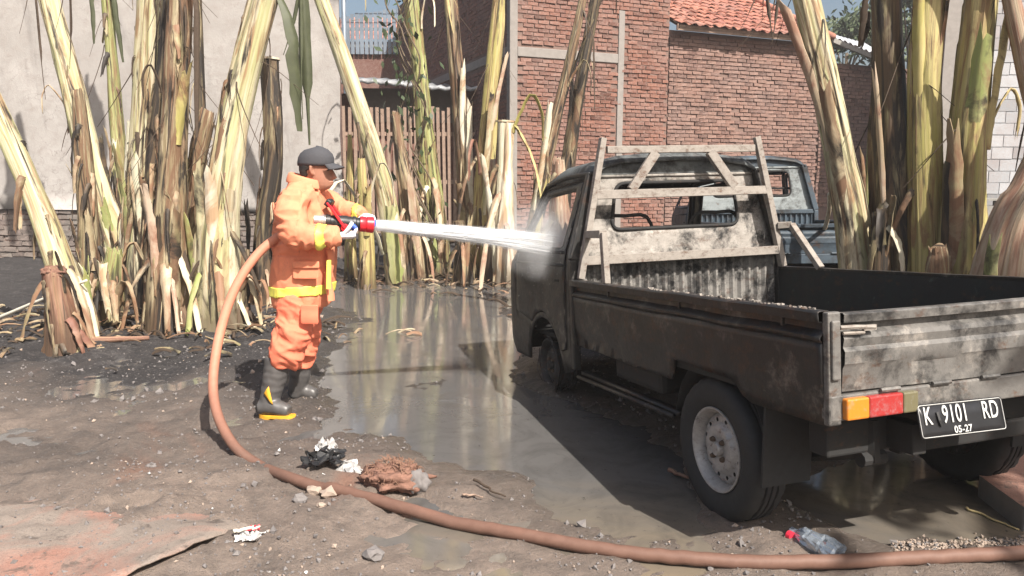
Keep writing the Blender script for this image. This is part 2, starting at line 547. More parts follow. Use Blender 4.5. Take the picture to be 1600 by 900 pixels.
def corrugated(name, col, var=0.2):
    g = G(name)
    tc = g.n('NewGeometry'); p = tc.outputs['Position']
    n1 = g.noise(p, 1.5, 6, 0.6, 0.3)
    c = g.mix(g.step(n1, 0.35, 0.7), col, tuple(k * (1 - var) for k in col))
    g.bump(g.noise(p, 20, 4), 0.1, 0.004)
    return g.done(c, 0.45, 0.2, 0.5)
M['zinc'] = corrugated('zinc_sheet', (0.34, 0.35, 0.36), 0.4)
M['zinc_blue'] = corrugated('blue_grey_sheet', (0.22, 0.26, 0.31), 0.3)
M['white_roof'] = corrugated('white_roof_sheet', (0.80, 0.81, 0.82), 0.15)

def ground_mat():
    g = G('ash_mud_ground')
    tc = g.n('NewGeometry'); p = tc.outputs['Position']
    n0 = g.noise(p, 0.33, 4, 0.55, 0.5)
    n1 = g.noise(p, 1.4, 8, 0.65, 0.5)
    n2 = g.noise(p, 9, 8, 0.7)
    n3 = g.noise(p, 60, 5, 0.7)
    n4 = g.noise(p, 240, 3, 0.7)
    sx = g.n('SeparateXYZ', Vector=p)
    # the ash bed lies further in, trodden brown mud nearer the road side
    zone = g.math('ADD', g.math('MULTIPLY', sx.outputs['Y'], 0.17), g.math('MULTIPLY', g.math('SUBTRACT', n0, 0.5), 1.6))
    zone = g.step(g.math('ADD', zone, g.math('MULTIPLY', sx.outputs['X'], -0.03)), 0.56, 0.96)
    mud = g.mix(n1, (0.185, 0.143, 0.117), (0.36, 0.285, 0.235))
    mud = g.mix(g.step(n2, 0.42, 0.70), mud, (0.145, 0.118, 0.10))
    ash = g.mix(n1, (0.016, 0.014, 0.015), (0.056, 0.051, 0.051))
    ash = g.mix(g.step(n2, 0.52, 0.78), ash, (0.115, 0.106, 0.104))
    ash = g.mix(g.step(g.noise(p, 3.3, 7, 0.7, 0.6), 0.54, 0.66), ash, (0.030, 0.028, 0.029))
    c = g.mix(zone, mud, ash)
    c = g.mix(g.math('MULTIPLY', g.step(n3, 0.56, 0.72), 0.55), c, (0.33, 0.30, 0.28))
    c = g.mix(g.math('MULTIPLY', g.step(n4, 0.50, 0.70), 0.45), c, (0.035, 0.032, 0.032))
    red = g.math('MULTIPLY', g.step(g.noise(p, 0.9, 5, 0.6, 0.8), 0.60, 0.72), g.math('SUBTRACT', 1.0, zone))
    c = g.mix(g.math('MULTIPLY', red, 0.75), c, (0.27, 0.135, 0.09))
    wet = g.n('Attribute', _attribute_name='wet').outputs['Fac']
    c = g.mix(g.math('MULTIPLY', wet, 0.65), c, g.mix(0.65, c, (0.075, 0.066, 0.058)))
    h = g.math('ADD', g.math('ADD', g.math('MULTIPLY', n2, 0.5), g.math('MULTIPLY', n3, 0.35)), g.math('MULTIPLY', n4, 0.15))
    g.bump(h, 1.0, 0.035)
    r = g.n('MapRange', Value=wet); r.inputs['To Min'].default_value = 0.9; r.inputs['To Max'].default_value = 0.27
    return g.done(c, r.outputs[0], 0, 0.4)
M['ground'] = ground_mat()

def water_mat():
    g = G('muddy_water')
    tc = g.n('NewGeometry'); p = tc.outputs['Position']
    n0 = g.noise(p, 0.9, 5, 0.6, 1.2)
    n1 = g.noise(p, 3.0, 7, 0.65, 1.5)
    n2 = g.noise(p, 14, 4, 0.6)
    sx = g.n('SeparateXYZ', Vector=p)
    brown = g.step(g.math('ADD', g.math('MULTIPLY', sx.outputs['Y'], -0.4), g.math('MULTIPLY', n0, 1.0)), -0.95, -0.45)
    c = g.mix(brown, (0.110, 0.106, 0.103), (0.19, 0.154, 0.11))
    c = g.mix(g.step(n1, 0.45, 0.72), c, g.mix(0.65, c, (0.055, 0.052, 0.050)))
    c = g.mix(g.math('MULTIPLY', g.step(g.noise(p, 26, 7, 0.75), 0.60, 0.68), 0.7), c, (0.03, 0.028, 0.027))
    g.bump(n2, 0.05, 0.006)
    rr = g.n('MapRange', Value=n1); rr.inputs['From Min'].default_value = 0.35; rr.inputs['From Max'].default_value = 0.7
    rr.inputs['To Min'].default_value = 0.03; rr.inputs['To Max'].default_value = 0.17
    return g.done(c, rr.outputs[0], 0, 0.55)
M['water'] = water_mat()

def rust_sheet_mat(name, mud=0.5):
    g = G(name)
    tc = g.n('NewGeometry'); p = tc.outputs['Position']
    n1 = g.noise(p, 2.2, 7, 0.65, 0.8)
    n2 = g.noise(p, 12, 8, 0.7)
    n3 = g.noise(p, 70, 5, 0.7)
    c = g.mix(n2, (0.25, 0.125, 0.095), (0.38, 0.22, 0.17))
    c = g.mix(g.step(n1, 0.62 - mud * 0.35, 0.75 - mud * 0.3), c, g.mix(n2, (0.17, 0.14, 0.12), (0.31, 0.26, 0.22)))
    c = g.mix(g.step(g.noise(p, 7, 8, 0.75, 0.4), 0.54, 0.64), c, g.mix(n3, (0.06, 0.05, 0.045), (0.15, 0.12, 0.10)))
    c = g.mix(g.math('MULTIPLY', g.step(g.noise(p, 200, 3, 0.7), 0.5, 0.68), .5), c, (0.05, 0.042, 0.038))
    c = g.mix(g.math('MULTIPLY', g.step(n3, 0.55, 0.7), 0.4), c, (0.3, 0.26, 0.23))
    g.bump(g.math('ADD', g.math('MULTIPLY', n2, 0.6), g.math('MULTIPLY', n3, 0.5)), 0.7, 0.012)
    return g.done(c, 0.8, 0, 0.3)
M['rust_sheet'] = rust_sheet_mat('mud_covered_rusty_sheet', 0.66)
M['rust_plate'] = rust_sheet_mat('orange_rust_plate', 0.1)

def cloth_mat(name, col):
    g = G(name)
    co = g.coord(rand=False)
    n1 = g.noise(co, 4.5, 7, 0.68, 0.3)
    n2 = g.noise(co, 16, 7, 0.7)
    wv = g.noise(co, 420, 2, 0.5)
    c = g.mix(n2, tuple(k * .86 for k in col), tuple(min(1, k * 1.1) for k in col))
    c = g.mix(g.math('MULTIPLY', g.step(n1, 0.50, 0.72), 0.45), c, (0.36, 0.16, 0.10))
    c = g.mix(g.math('MULTIPLY', g.step(n2, 0.60, 0.72), 0.40), c, (0.16, 0.09, 0.07))
    g.bump(g.math('ADD', n2, g.math('MULTIPLY', wv, .4)), 0.35, 0.004)
    return g.done(c, 0.85, 0, 0.2)
M['orange'] = cloth_mat('orange_turnout_cloth', (0.78, 0.275, 0.155))
M['orange_trouser'] = cloth_mat('orange_trouser_cloth', (0.80, 0.215, 0.125))
M['yellow_band'] = simple('yellow_reflective_band', (0.76, 0.70, 0.12), 0.5, 0, 0.15, 60, 0.15)
M['skin'] = simple('tan_skin', (0.33, 0.155, 0.10), 0.55, 0, 0.15, 30, 0.1)
M['hair'] = simple('black_hair', (0.014, 0.011, 0.010), 0.7, 0, 0.4, 90, 0.5)
M['cap'] = simple('charcoal_cap_cloth', (0.055, 0.055, 0.062), 0.85, 0, 0.2, 70, 0.2)
M['glove'] = simple('white_glove', (0.80, 0.80, 0.82), 0.8, 0, 0.12, 80, 0.3)
M['glove_blue'] = simple('blue_glove_coating', (0.045, 0.12, 0.55), 0.5, 0, 0.2, 60, 0.2)
M['boot'] = simple('grey_rubber_boot', (0.085, 0.080, 0.078), 0.42, 0, 0.4, 18, 0.15)
M['boot_yellow'] = simple('yellow_boot_rubber', (0.72, 0.36, 0.03), 0.5, 0, 0.3, 30, 0.1)
M['eye'] = simple('dark_eye', (0.02, 0.015, 0.012), 0.2, 0, 0.1)
M['nozzle_black'] = simple('black_nozzle', (0.028, 0.027, 0.028), 0.45, 0.2, 0.3, 40, 0.1)
M['nozzle_red'] = simple('red_nozzle_plastic', (0.62, 0.02, 0.03), 0.35, 0, 0.15, 40, 0.05)
M['alloy'] = simple('alloy_coupling', (0.55, 0.54, 0.52), 0.35, 0.8, 0.2, 30, 0.1)
def hose_mat():
    g = G('dirty_orange_hose')
    tc = g.n('NewGeometry'); p = tc.outputs['Position']
    n1 = g.noise(p, 2.2, 5, 0.6)
    n2 = g.noise(p, 25, 6, 0.7)
    sx = g.n('SeparateXYZ', Vector=p)
    # the lying length is caked with mud, the raised loop is cleaner
    low = g.math('SUBTRACT', 1.0, g.step(g.math('ADD', sx.outputs['Z'], g.math('MULTIPLY', n1, 0.3)), 0.22, 0.75))
    c = g.mix(n2, (0.46, 0.18, 0.11), (0.60, 0.27, 0.18))
    c = g.mix(low, c, g.mix(n2, (0.115, 0.058, 0.042), (0.20, 0.115, 0.085)))
    g.bump(n2, 0.25, 0.003)
    return g.done(c, 0.62, 0, 0.35)
M['hose'] = hose_mat()

def jet_mat(name, lo, hi):
    g = G(name)
    co = g.coord('Object', (3, 60, 60), False)
    f = g.noise(co, 1.0, 4, 0.6)
    tr = g.n('BsdfTransparent')
    df = g.n('BsdfDiffuse', Color=(0.97, 0.98, 0.99))
    tl = g.n('BsdfTranslucent', Color=(0.97, 0.98, 0.99))
    a = g.n('MixShader', Fac=0.5, i1=df, i2=tl)
    mr = g.n('MapRange', Value=f); mr.inputs['From Min'].default_value = 0.3; mr.inputs['From Max'].default_value = 0.7
    mr.inputs['To Min'].default_value = lo; mr.inputs['To Max'].default_value = hi
    mx = g.n('MixShader', Fac=mr.outputs[0], i1=tr, i2=a)
    g.t.links.new(mx.outputs[0], g.out.inputs['Surface'])
    return g.m
M['jet_core'] = jet_mat('white_water_core', 0.45, 0.95)
M['jet'] = jet_mat('white_water_streak', 0.35, 0.8)
M['drop'] = jet_mat('white_water_drop', 0.6, 0.9)
def volume_mat(name, dens, aniso=0.2, col=(0.9, 0.92, 0.95), noise_scale=None, fade=None):
    g = G(name)
    g.t.nodes.remove(g.b)
    v = g.n('VolumePrincipled', Color=col, Anisotropy=aniso)
    v.inputs['Density'].default_value = dens
    if fade:
        tc = g.n('TexCoord')
        ln = g.n('VectorMath', _operation='LENGTH', i0=g.n('Mapping', Vector=tc.outputs['Object'], Scale=fade).outputs[0])
        f = g.noise(tc.outputs['Object'], noise_scale, 4, 0.6)
        k = g.math('MULTIPLY', g.math('SUBTRACT', 1.0, g.step(ln.outputs['Value'], 0.15, 1.0)), g.step(f, 0.30, 0.75))
        g.put(v, 'Density', g.math('MULTIPLY', k, dens))
    elif noise_scale:
        f = g.noise(g.coord('Object', (1, 1, 1), False), noise_scale, 4, 0.6)
        g.put(v, 'Density', g.math('MULTIPLY', g.step(f, 0.40, 0.7), dens))
    g.t.links.new(v.outputs[0], g.out.inputs['Volume'])
    return g.m

def clear_mat():
    g = G('crumpled_clear_plastic')
    gl = g.n('BsdfGlossy', Color=(0.9, 0.95, 1.0), Roughness=0.12)
    tr = g.n('BsdfTransparent', Color=(0.72, 0.82, 0.93))
    df = g.n('BsdfDiffuse', Color=(0.52, 0.58, 0.65))
    fr = g.n('LayerWeight', Blend=0.35)
    a = g.n('MixShader', Fac=0.38, i1=tr, i2=df)
    b = g.n('MixShader', Fac=g.step(fr.outputs['Facing'], -0.1, 1.1), i1=a, i2=gl)
    g.t.links.new(b.outputs[0], g.out.inputs['Surface'])
    return g.m
M['clear'] = clear_mat()
M['foil'] = simple('white_silver_foil', (0.52, 0.51, 0.50), 0.35, 0.3, 0.6, 22, 0.3)
M['black_plastic'] = simple('melted_black_plastic', (0.015, 0.015, 0.016), 0.4, 0, 0.3, 20)
M['red_plastic'] = simple('red_plastic', (0.65, 0.03, 0.06), 0.5, 0, 0.2, 40)
M['rock'] = simple('tan_rock', (0.33, 0.26, 0.21), 0.9, 0, 0.35, 30, 0.5)
M['rock_grey'] = simple('grey_rock', (0.17, 0.155, 0.15), 0.9, 0, 0.4, 30, 0.5)
M['straw'] = simple('dry_straw', (0.50, 0.40, 0.20), 0.8, 0, 0.3, 30)
M['white_stalk'] = simple('pale_stalk', (0.66, 0.62, 0.52), 0.7, 0, 0.25, 20)
M['cable'] = simple('black_cable', (0.02, 0.02, 0.02), 0.6)
M['tree_leaf'] = simple('tree_leaf', (0.06, 0.085, 0.035), 0.6, 0, 0.5, 4)
M['bark'] = simple('bark', (0.12, 0.09, 0.06), 0.9, 0, 0.4, 20)
# ------------------------------------------------------------------ ground and puddles
def px_poly(pts):
    return [tuple(at_z(u, v)[:2]) for u, v in pts]
PUDDLES = [
    px_poly([(455, 452), (520, 436), (600, 430), (690, 434), (800, 447), (812, 520), (835, 600), (930, 650), (1060, 700), (1110, 790), (1075, 838), (970, 838),
             (880, 806), (838, 770), (800, 742), (730, 738), (660, 722), (610, 694), (556, 690), (520, 668), (508, 640), (530, 600), (500, 560), (535, 505), (470, 480)]),
    px_poly([(1190, 770), (1300, 735), (1480, 700), (1560, 715), (1600, 760), (1600, 845), (1520, 858), (1400, 850), (1320, 842), (1260, 815)]),
]
def poly_sd(X, Y, poly):
    inside = np.zeros(X.shape, bool)
    d = np.full(X.shape, 1e9)
    n = len(poly)
    for i in range(n):
        x1, y1 = poly[i]; x2, y2 = poly[(i + 1) % n]
        if abs(y2 - y1) > 1e-9:
            c = ((y1 > Y) != (y2 > Y)) & (X < (x2 - x1) * (Y - y1) / (y2 - y1) + x1)
            inside ^= c
        L2 = (x2 - x1) ** 2 + (y2 - y1) ** 2
        t = np.clip(((X - x1) * (x2 - x1) + (Y - y1) * (y2 - y1)) / L2, 0, 1)
        d = np.minimum(d, np.hypot(X - x1 - t * (x2 - x1), Y - y1 - t * (y2 - y1)))
    return np.where(inside, d, -d)
def sstep(a, b, x):
    t = np.clip((x - a) / (b - a), 0, 1)
    return t * t * (3 - 2 * t)
rf = random.Random(14)
FOOT = [(rf.uniform(-3.4, -.6), rf.uniform(2.6, 6.2), rf.uniform(-.6, .9)) for _ in range(34)]
def terrain(X, Y):
    sd = np.maximum(poly_sd(X, Y, PUDDLES[0]), poly_sd(X, Y, PUDDLES[1]))
    sd = sd + 0.22 * fbm(X, Y, 1.1, 4, 3) * np.clip(Y / 5, 0.6, 2.0)
    wet = sstep(-0.55, 0.05, sd)
    dep = sstep(-0.12, 0.16, sd)
    near = sstep(26, 9, Y) * sstep(14, 8, np.abs(X))
    rough = 0.030 * fbm(X, Y, 1.6, 4, 11) + 0.022 * fbm(X, Y, 6.0, 4, 21)
    ridg = 1 - np.abs(fbm(X, Y, 9.0, 4, 5))
    left = sstep(0.5, -1.5, X + 0.12 * (Y - 5))
    rough = rough + left * (0.044 * fbm(X, Y, 3.2, 5, 31) + 0.034 * (ridg - 0.7)) + 0.016 * fbm(X, Y, 14.0, 3, 41) * (0.5 + 0.5 * left) + 0.011 * fbm(X, Y, 26.0, 3, 8)
    z = (1 - dep) * (0.022 + rough) + dep * (-0.024 + 0.55 * rough)
    for fx, fy, fa in FOOT:
        dx, dy = X - fx, Y - fy
        u, v = dx * cos(fa) + dy * sin(fa), -dx * sin(fa) + dy * cos(fa)
        e = (u / .13) ** 2 + (v / .05) ** 2
        z = z - (1 - dep) * (.022 * np.exp(-e ** 2) - .010 * np.exp(-(np.sqrt(e) - 1.35) ** 2 * 12))
    for k in (0, 1):
        rx = -.95 - .10 * (Y - 3) + .62 * k + .05 * np.sin(Y * 1.3)
        z = z - (1 - dep) * sstep(5.6, 4.2, Y) * sstep(1.9, 2.6, Y) * .014 * np.exp(-((X - rx) / .07) ** 2) * (.6 + .4 * np.sin(Y * 60))
    z = z * near
    z = z + 0.055 * sstep(11.3, 15.5, Y) * 5 * sstep(16, 9, np.abs(X))
    z = z + 0.12 * np.exp(-(((X + 3.3) / 1.3) ** 2 + ((Y - 7.6) / 0.9) ** 2))
    z = z + 0.10 * np.exp(-(((X + 4.4) / 0.8) ** 2 + ((Y - 7.0) / 0.7) ** 2))
    return z, wet
def tz(x, y):
    z, _ = terrain(np.array([[float(x)]]), np.array([[float(y)]]))
    return float(z[0, 0])

ys = [1.2]
while ys[-1] < 17: ys.append(ys[-1] * 1.0075 + 0.004)
while ys[-1] < 300: ys.append(ys[-1] * 1.12)
ys = [-60, -25, -10, -4, -1.5, 0, 0.7] + ys
xs = list(np.arange(-5.4, 4.6, 0.036))
lo, hi = [xs[0]], [xs[-1]]
st = 0.05
while hi[-1] < 250:
    st *= 1.13
    hi.append(hi[-1] + st); lo.append(lo[-1] - st)
xs = lo[:0:-1] + xs + hi[1:]
XX, YY = np.meshgrid(np.array(xs), np.array(ys))
ZZ, WET = terrain(XX, YY)
nx, ny = len(xs), len(ys)
gv = np.stack([XX, YY, ZZ], -1).reshape(-1, 3)
ii = (np.arange(ny - 1)[:, None] * nx + np.arange(nx - 1)[None, :]).ravel()
gf = np.stack([ii, ii + 1, ii + nx + 1, ii + nx], -1)
me = bpy.data.meshes.new('ground')
me.from_pydata(gv.tolist(), [], gf.tolist())
me.materials.append(M['ground'])
me.polygons.foreach_set('use_smooth', [True] * len(me.polygons))
at = me.attributes.new('wet', 'FLOAT', 'POINT')
at.data.foreach_set('value', WET.ravel().astype(np.float32))
ground = bpy.data.objects.new('ground', me)
COL.objects.link(ground)
tag(ground, 'black ash and trodden brown mud of the burnt yard', None, None, 'structure')

wv = MB()
wv.grid([[(x, y, 0.0) for x in (-3.2, -1.5, 0, 1.5, 3.0, 4.2)] for y in (1.9, 3, 4.5, 6, 8, 10, 12.6)])
puddle = wv.build('puddle_water', M['water'])
tag(puddle, 'shallow muddy water lying in the yard round the truck', None, None, 'structure')

# ------------------------------------------------------------------ masonry
def brick_meshes(name, size, mat, k=6, jit=0.005):
    out = []
    for i in range(k):
        mb = MB().box((0, 0, 0), size, None, 0, jit)
        me = bpy.data.meshes.new(name)
        me.from_pydata(mb.v, [], mb.f)
        me.materials.append(mat)
        out.append(me)
    return out
def masonry(parent, org, u, z0, z1, length, bl, bh, joint, mat, proud=0.008, name='brick', ok=None, rank=None, limit=290, depth=0.05, jit=0.005, wander=0.007):
    """courses of separate bricks laid against a wall face; the wall runs from org along u, its face looks along n"""
    u = Vector(u).normalized()
    n = Vector((u.y, -u.x, 0))
    R = Matrix((u, -n, Vector((0, 0, 1)))).transposed()
    vars_ = brick_meshes(name, (bl, depth, bh), mat, 6, jit)
    spots = []
    row, z = 0, z0
    while z + bh <= z1:
        a = -(bl + joint) * (0.5 if row % 2 else 0.0) + rnd.uniform(-0.03, 0.03)
        while a < length:
            s0, s1 = max(a, 0), min(a + bl, length)
            if s1 - s0 > bl * 0.3:
                c = (s0 + s1) / 2
                dz = 0.006 * sin(c * 1.7 + row)
                if ok is None or ok(c, z + bh / 2):
                    p = Vector(org) + u * c + Vector((0, 0, z + bh / 2 + dz)) + n * (proud - depth / 2 + rnd.uniform(-wander, wander))
                    spots.append((p, (s1 - s0) / bl))
            a += bl + joint
        z += bh + joint
        row += 1
    order = sorted(range(len(spots)), key=lambda i: rank(spots[i][0])) if rank else list(range(len(spots)))
    E4 = R.to_4x4()
    rest = MB()
    for k, i in enumerate(order):
        p, s = spots[i]
        me = vars_[rnd.randrange(6)]
        tilt = Matrix.Rotation(rnd.uniform(-0.012, 0.012), 4, 'Y')
        if k < limit:
            o = bpy.data.objects.new(name, me)
            COL.objects.link(o)
            o.parent = parent
            o.matrix_local = parent.matrix_world.inverted() @ Matrix.Translation(p) @ E4 @ tilt @ Matrix.Diagonal((s, 1, 1, 1))
        else:
            mm = Matrix.Translation(p - parent.matrix_world.translation) @ E4 @ tilt @ Matrix.Diagonal((s, 1, 1, 1))
            rest.add([mm @ v.co for v in me.vertices], [tuple(f.vertices) for f in me.polygons])
    if rest.v:
        o = rest.build(name + '_courses', mat, parent)
        tag(o, None, None, None, 'stuff')
def vis_rank(u0, u1, v0, v1):
    def r(p):
        d = Vector(p) - Vector((0, 0, CAM_H))
        z = d.y * cos(PITCH) - d.z * sin(PITCH); up = d.y * sin(PITCH) + d.z * cos(PITCH)
        uu, vv = 800 + FPX * d.x / z, 450 - FPX * up / z
        out = max(0, u0 - uu, uu - u1) + max(0, v0 - vv, vv - v1)
        return (out > 0, out, abs(uu - (u0 + u1) / 2) + abs(vv - (v0 + v1) / 2))
    return r

HU = Vector((0.926, 0.377, 0)).normalized()
HS = Vector((-HU.y, HU.x, 0))
HC = Vector((-0.04, 15.0, 0))
HN = -HS
def hpt(a, b=0.0, z=0.0):
    return HC + HU * a + HS * b + Vector((0, 0, z))

# two storey brick house in the middle
house = empty('brick_house', hpt(0), 'red brick house with grey concrete posts and beam behind the banana stems', 'house')
def local_box(mb, a0, a1, b0, b1, z0, z1, ref=HC):
    vs = [hpt(a, b, z) - ref for a, b, z in ((a0, b0, z0), (a1, b0, z0), (a1, b1, z0), (a0, b1, z0), (a0, b0, z1), (a1, b0, z1), (a1, b1, z1), (a0, b1, z1))]
    mb.add(vs, [(0, 3, 2, 1), (4, 5, 6, 7), (0, 1, 5, 4), (1, 2, 6, 5), (2, 3, 7, 6), (3, 0, 4, 7)])
wm = MB(); local_box(wm, 0.02, 3.58, 0.012, 9.0, -0.2, 6.6)
wall_a = wm.build('wall', M['mortar'], house)
bpy.context.view_layer.update()
def okA(c, z):
    if c < 0.17: return False
    if 3.84 < z < 4.06 and c < 2.45: return False
    if 2.33 < c < 2.53 and z < 4.75: return False
    return True
masonry(wall_a, hpt(0), HU, 0.05, 6.3, 3.57, 0.218, 0.064, 0.017, M['brick'], jit=0.008, wander=0.012, ok=okA, rank=vis_rank(800, 1045, 0, 240))
mb = MB(); local_box(mb, -0.03, 0.135, -0.03, 0.14, -0.2, 6.6); o = mb.build('concrete_post', M['concrete'], house); mod_bevel(o, 0.012)
mb = MB(); local_box(mb, 2.36, 2.50, -0.022, 0.10, -0.2, 4.9); o = mb.build('concrete_post', M['concrete'], house); mod_bevel(o, 0.012)
mb = MB(); local_box(mb, 0.14, 2.355, -0.024, 0.10, 3.86, 4.04); o = mb.build('concrete_beam', M['concrete'], house); mod_bevel(o, 0.01)
# its side wall, receding to the left
bpy.context.view_layer.update()
def okS(c, z):
    return not (3.84 < z < 4.10) and c < 8.75
SO = hpt(0.02, 9.0)
masonry(wall_a, SO, -HS, 1.6, 6.3, 8.85, 0.215, 0.062, 0.02, M['brick'], ok=okS, rank=vis_rank(640, 795, 0, 200), limit=10)
mb = MB(); local_box(mb, -0.012, 0.10, 0.16, 8.9, 3.88, 4.06); o = mb.build('concrete_beam', M['concrete'], house); mod_bevel(o, 0.01)

# lower tiled house to its right
house_b = empty('tiled_house', hpt(3.6), 'low weathered brick house under a red clay tile roof', 'house')
refb = hpt(3.6)
wm = MB(); local_box(wm, 3.60, 7.72, 0.02, 6.0, -0.2, 4.62, refb)
wall_b = wm.build('wall', M['mortar'], house_b)
bpy.context.view_layer.update()
CRK = [(1.25, 4.5), (1.45, 3.9), (1.38, 3.4), (1.7, 3.0), (1.85, 2.6), (1.8, 2.2), (2.0, 1.6)]
def okB(c, z):
    for (a, za), (b, zb) in zip(CRK[:-1], CRK[1:]):
        if zb <= z <= za:
            x = a + (b - a) * (za - z) / (za - zb)
            if abs(c - x) < 0.10 and rnd.random() < 0.35: return False
    return not (0.02 < c < 0.0)
masonry(wall_b, hpt(3.6), HU, 0.05, 4.62, 4.12, 0.218, 0.066, 0.016, M['brick_grey'], ok=okB, rank=vis_rank(1045, 1270, 85, 240), jit=0.008, wander=0.013)
# clay tile roof: separate tiles on a dark underlay
EV, SLP = 4.66, radians(27)
def rpt(a, d, h=0.0):
    return hpt(a, -0.32 + d * cos(SLP) - h * sin(SLP), EV + d * sin(SLP) + h * cos(SLP)) - refb
rm = MB()
rows = [[rpt(a, d, h) for a in (3.62, 7.6)] for d, h in ((0.02, 0), (5.4, 0), (5.4, -0.05), (0.02, -0.05), (0.02, 0))]
rm.grid(rows)
roof_b = rm.build('roof', M['wood'], house_b)
tw, te = 0.245, 0.335
tmesh = []
for k in range(4):
    tb = MB()
    P = []
    for j, dd in enumerate((0.0, 0.21, 0.42)):
        P.append([(-tw / 2 - 0.012 + (tw + 0.024) * i / 6, dd, 0.052 - 0.10 * dd + 0.028 * sin(i / 6 * 2 * pi) + rnd.uniform(-0.004, 0.004)) for i in range(7)])
    tb.grid(P)
    P2 = [[(x, y, z - 0.014) for x, y, z in row] for row in P]
    tb.grid([P[0], P2[0]])
    tb.grid([[P[j][0], P2[j][0]] for j in range(3)])
    me = bpy.data.meshes.new('roof_tile'); me.from_pydata(tb.v, [], tb.f); me.materials.append(M['tile']); tmesh.append(me)
ax = HU; ay = (HS * cos(SLP) + Vector((0, 0, sin(SLP)))); az = ax.cross(ay)
RT = Matrix((ax, ay, az)).transposed().to_4x4()
bpy.context.view_layer.update()
for j in range(16):
    for i in range(16):
        a, d = 3.76 + i * tw, -0.05 + j * te
        o = bpy.data.objects.new('roof_tile', tmesh[rnd.randrange(4)])
        COL.objects.link(o)
        o.parent = roof_b
        o.matrix_local = Matrix.Translation(rpt(a + rnd.uniform(-.012, .012), d + rnd.uniform(-.03, .03), rnd.uniform(0, .012))) @ RT @ Matrix.Rotation(rnd.uniform(-.035, .035), 4, 'Z')
mb = MB(); mb.tube([rpt(7.64, -0.05, 0.07), rpt(7.64, 5.5, 0.07)], 0.075, 8); mb.build('verge_cap', M['tile'], roof_b, True)
mb = MB(); mb.beam(rpt(3.6, 0.06, -0.06), rpt(7.6, 0.06, -0.06), 0.05, 0.12, (0, 0, 1)); mb.build('fascia', M['wood'], house_b)

# shed with white sheet roof beyond, its wall in the shadow of the block building
shed = empty('sheet_roof_shed', hpt(10.7), 'shed with white corrugated sheet roof between the tile roof and the tall banana stems', 'shed')
refc = hpt(10.7)
E1, E2 = hpt(7.78, -0.25, 4.74), hpt(9.75, -0.25, 4.28)
B1, B2 = at_y(1278, 46, 21.0), at_y(1352, 66, 21.6)
rows = []
nW = 48
for i in range(nW + 1):
    t = i / nW
    lift = Vector((0, 0, 0.025 * sin(i * pi / 2)))
    rows.append([E1.lerp(E2, t) + lift - refc, B1.lerp(B2, t) + lift - refc])
mb = MB().grid(rows); o = mb.build('roof', M['white_roof'], shed, True); mod_solid(o, 0.01)
mb = MB(); mb.beam(E1 - refc + Vector((0, 0, -0.08)), E2 - refc + Vector((0, 0, -0.08)), 0.05, 0.1); mb.build('fascia', M['wood_grey'], shed)
mb = MB(); local_box(mb, 7.76, 13.0, 0.02, 2.0, -0.2, 4.22, refc); wall_s = mb.build('wall', M['mortar'], shed)
bpy.context.view_layer.update()
masonry(wall_s, hpt(7.76), HU, 0.9, 4.22, 4.6, 0.218, 0.066, 0.016, M['brick_grey'], rank=vis_rank(1275, 1370, 90, 240), limit=120, jit=0.008, wander=0.013)

# pale block building on the right
BX, BY = 8.73, 15.8
bhouse = empty('block_building', (BX, BY, 0), 'tall building of pale grey concrete blocks at the right edge', 'building')
mb = MB()
mb.box((4, .26, 3.2), (7.96, .48, 7.6)); wall_c = mb.build('wall', M['block_mortar'], bhouse)
mb = MB(); mb.box((0.11, 0.05, 3.2), (0.3, 0.3, 7.62)); o = mb.build('corner_post', M['concrete'], bhouse); mod_bevel(o, 0.01)
bpy.context.view_layer.update()
masonry(wall_c, (BX + 0.27, BY + 0.02, 0), (1, 0, 0), 1.0, 6.8, 3.6, 0.425, 0.225, 0.016, M['block'], 0.012, 'block', rank=vis_rank(1450, 1600, 0, 330), limit=280, jit=0.002, wander=0.003)
mb = MB(); mb.box((4.1, -0.03, 0.4), (7.7, 0.10, 1.18)); o = mb.build('plinth', M['concrete'], bhouse); mod_bevel(o, 0.01)

# plastered wall on the left
PW = empty('plastered_wall', (-2.95, 13.0, 0), 'tall bare plastered wall with stains and cracks behind the firefighter', 'wall')
def pw_fn(u, v):
    w = 0.012 * noise.fractal(Vector((u * 0.9, v * 0.9, 1.3)), 1, 2, 4)
    return (u, w, v)
mb = panel([(-12, 1.0), (0.06, 0.92), (0.03, 2.2), (0.07, 3.6), (0.05, 7.2), (-12, 7.2)], [], 0.22, pw_fn)
mb.build('plaster', M['plaster'], PW, True)
mb = MB(); mb.box((-5.9, 0.20, 3.4), (11.8, 0.26, 7.4)); base_w = mb.build('masonry_core', M['mortar'], PW)
bpy.context.view_layer.update()
masonry(base_w, (-14.4, 13.06, 0), (1, 0, 0), 0.05, 1.02, 11.4, 0.21, 0.078, 0.014, M['rubble'], 0.02, rank=vis_rank(0, 540, 300, 400), limit=290, wander=0.018, jit=0.012)

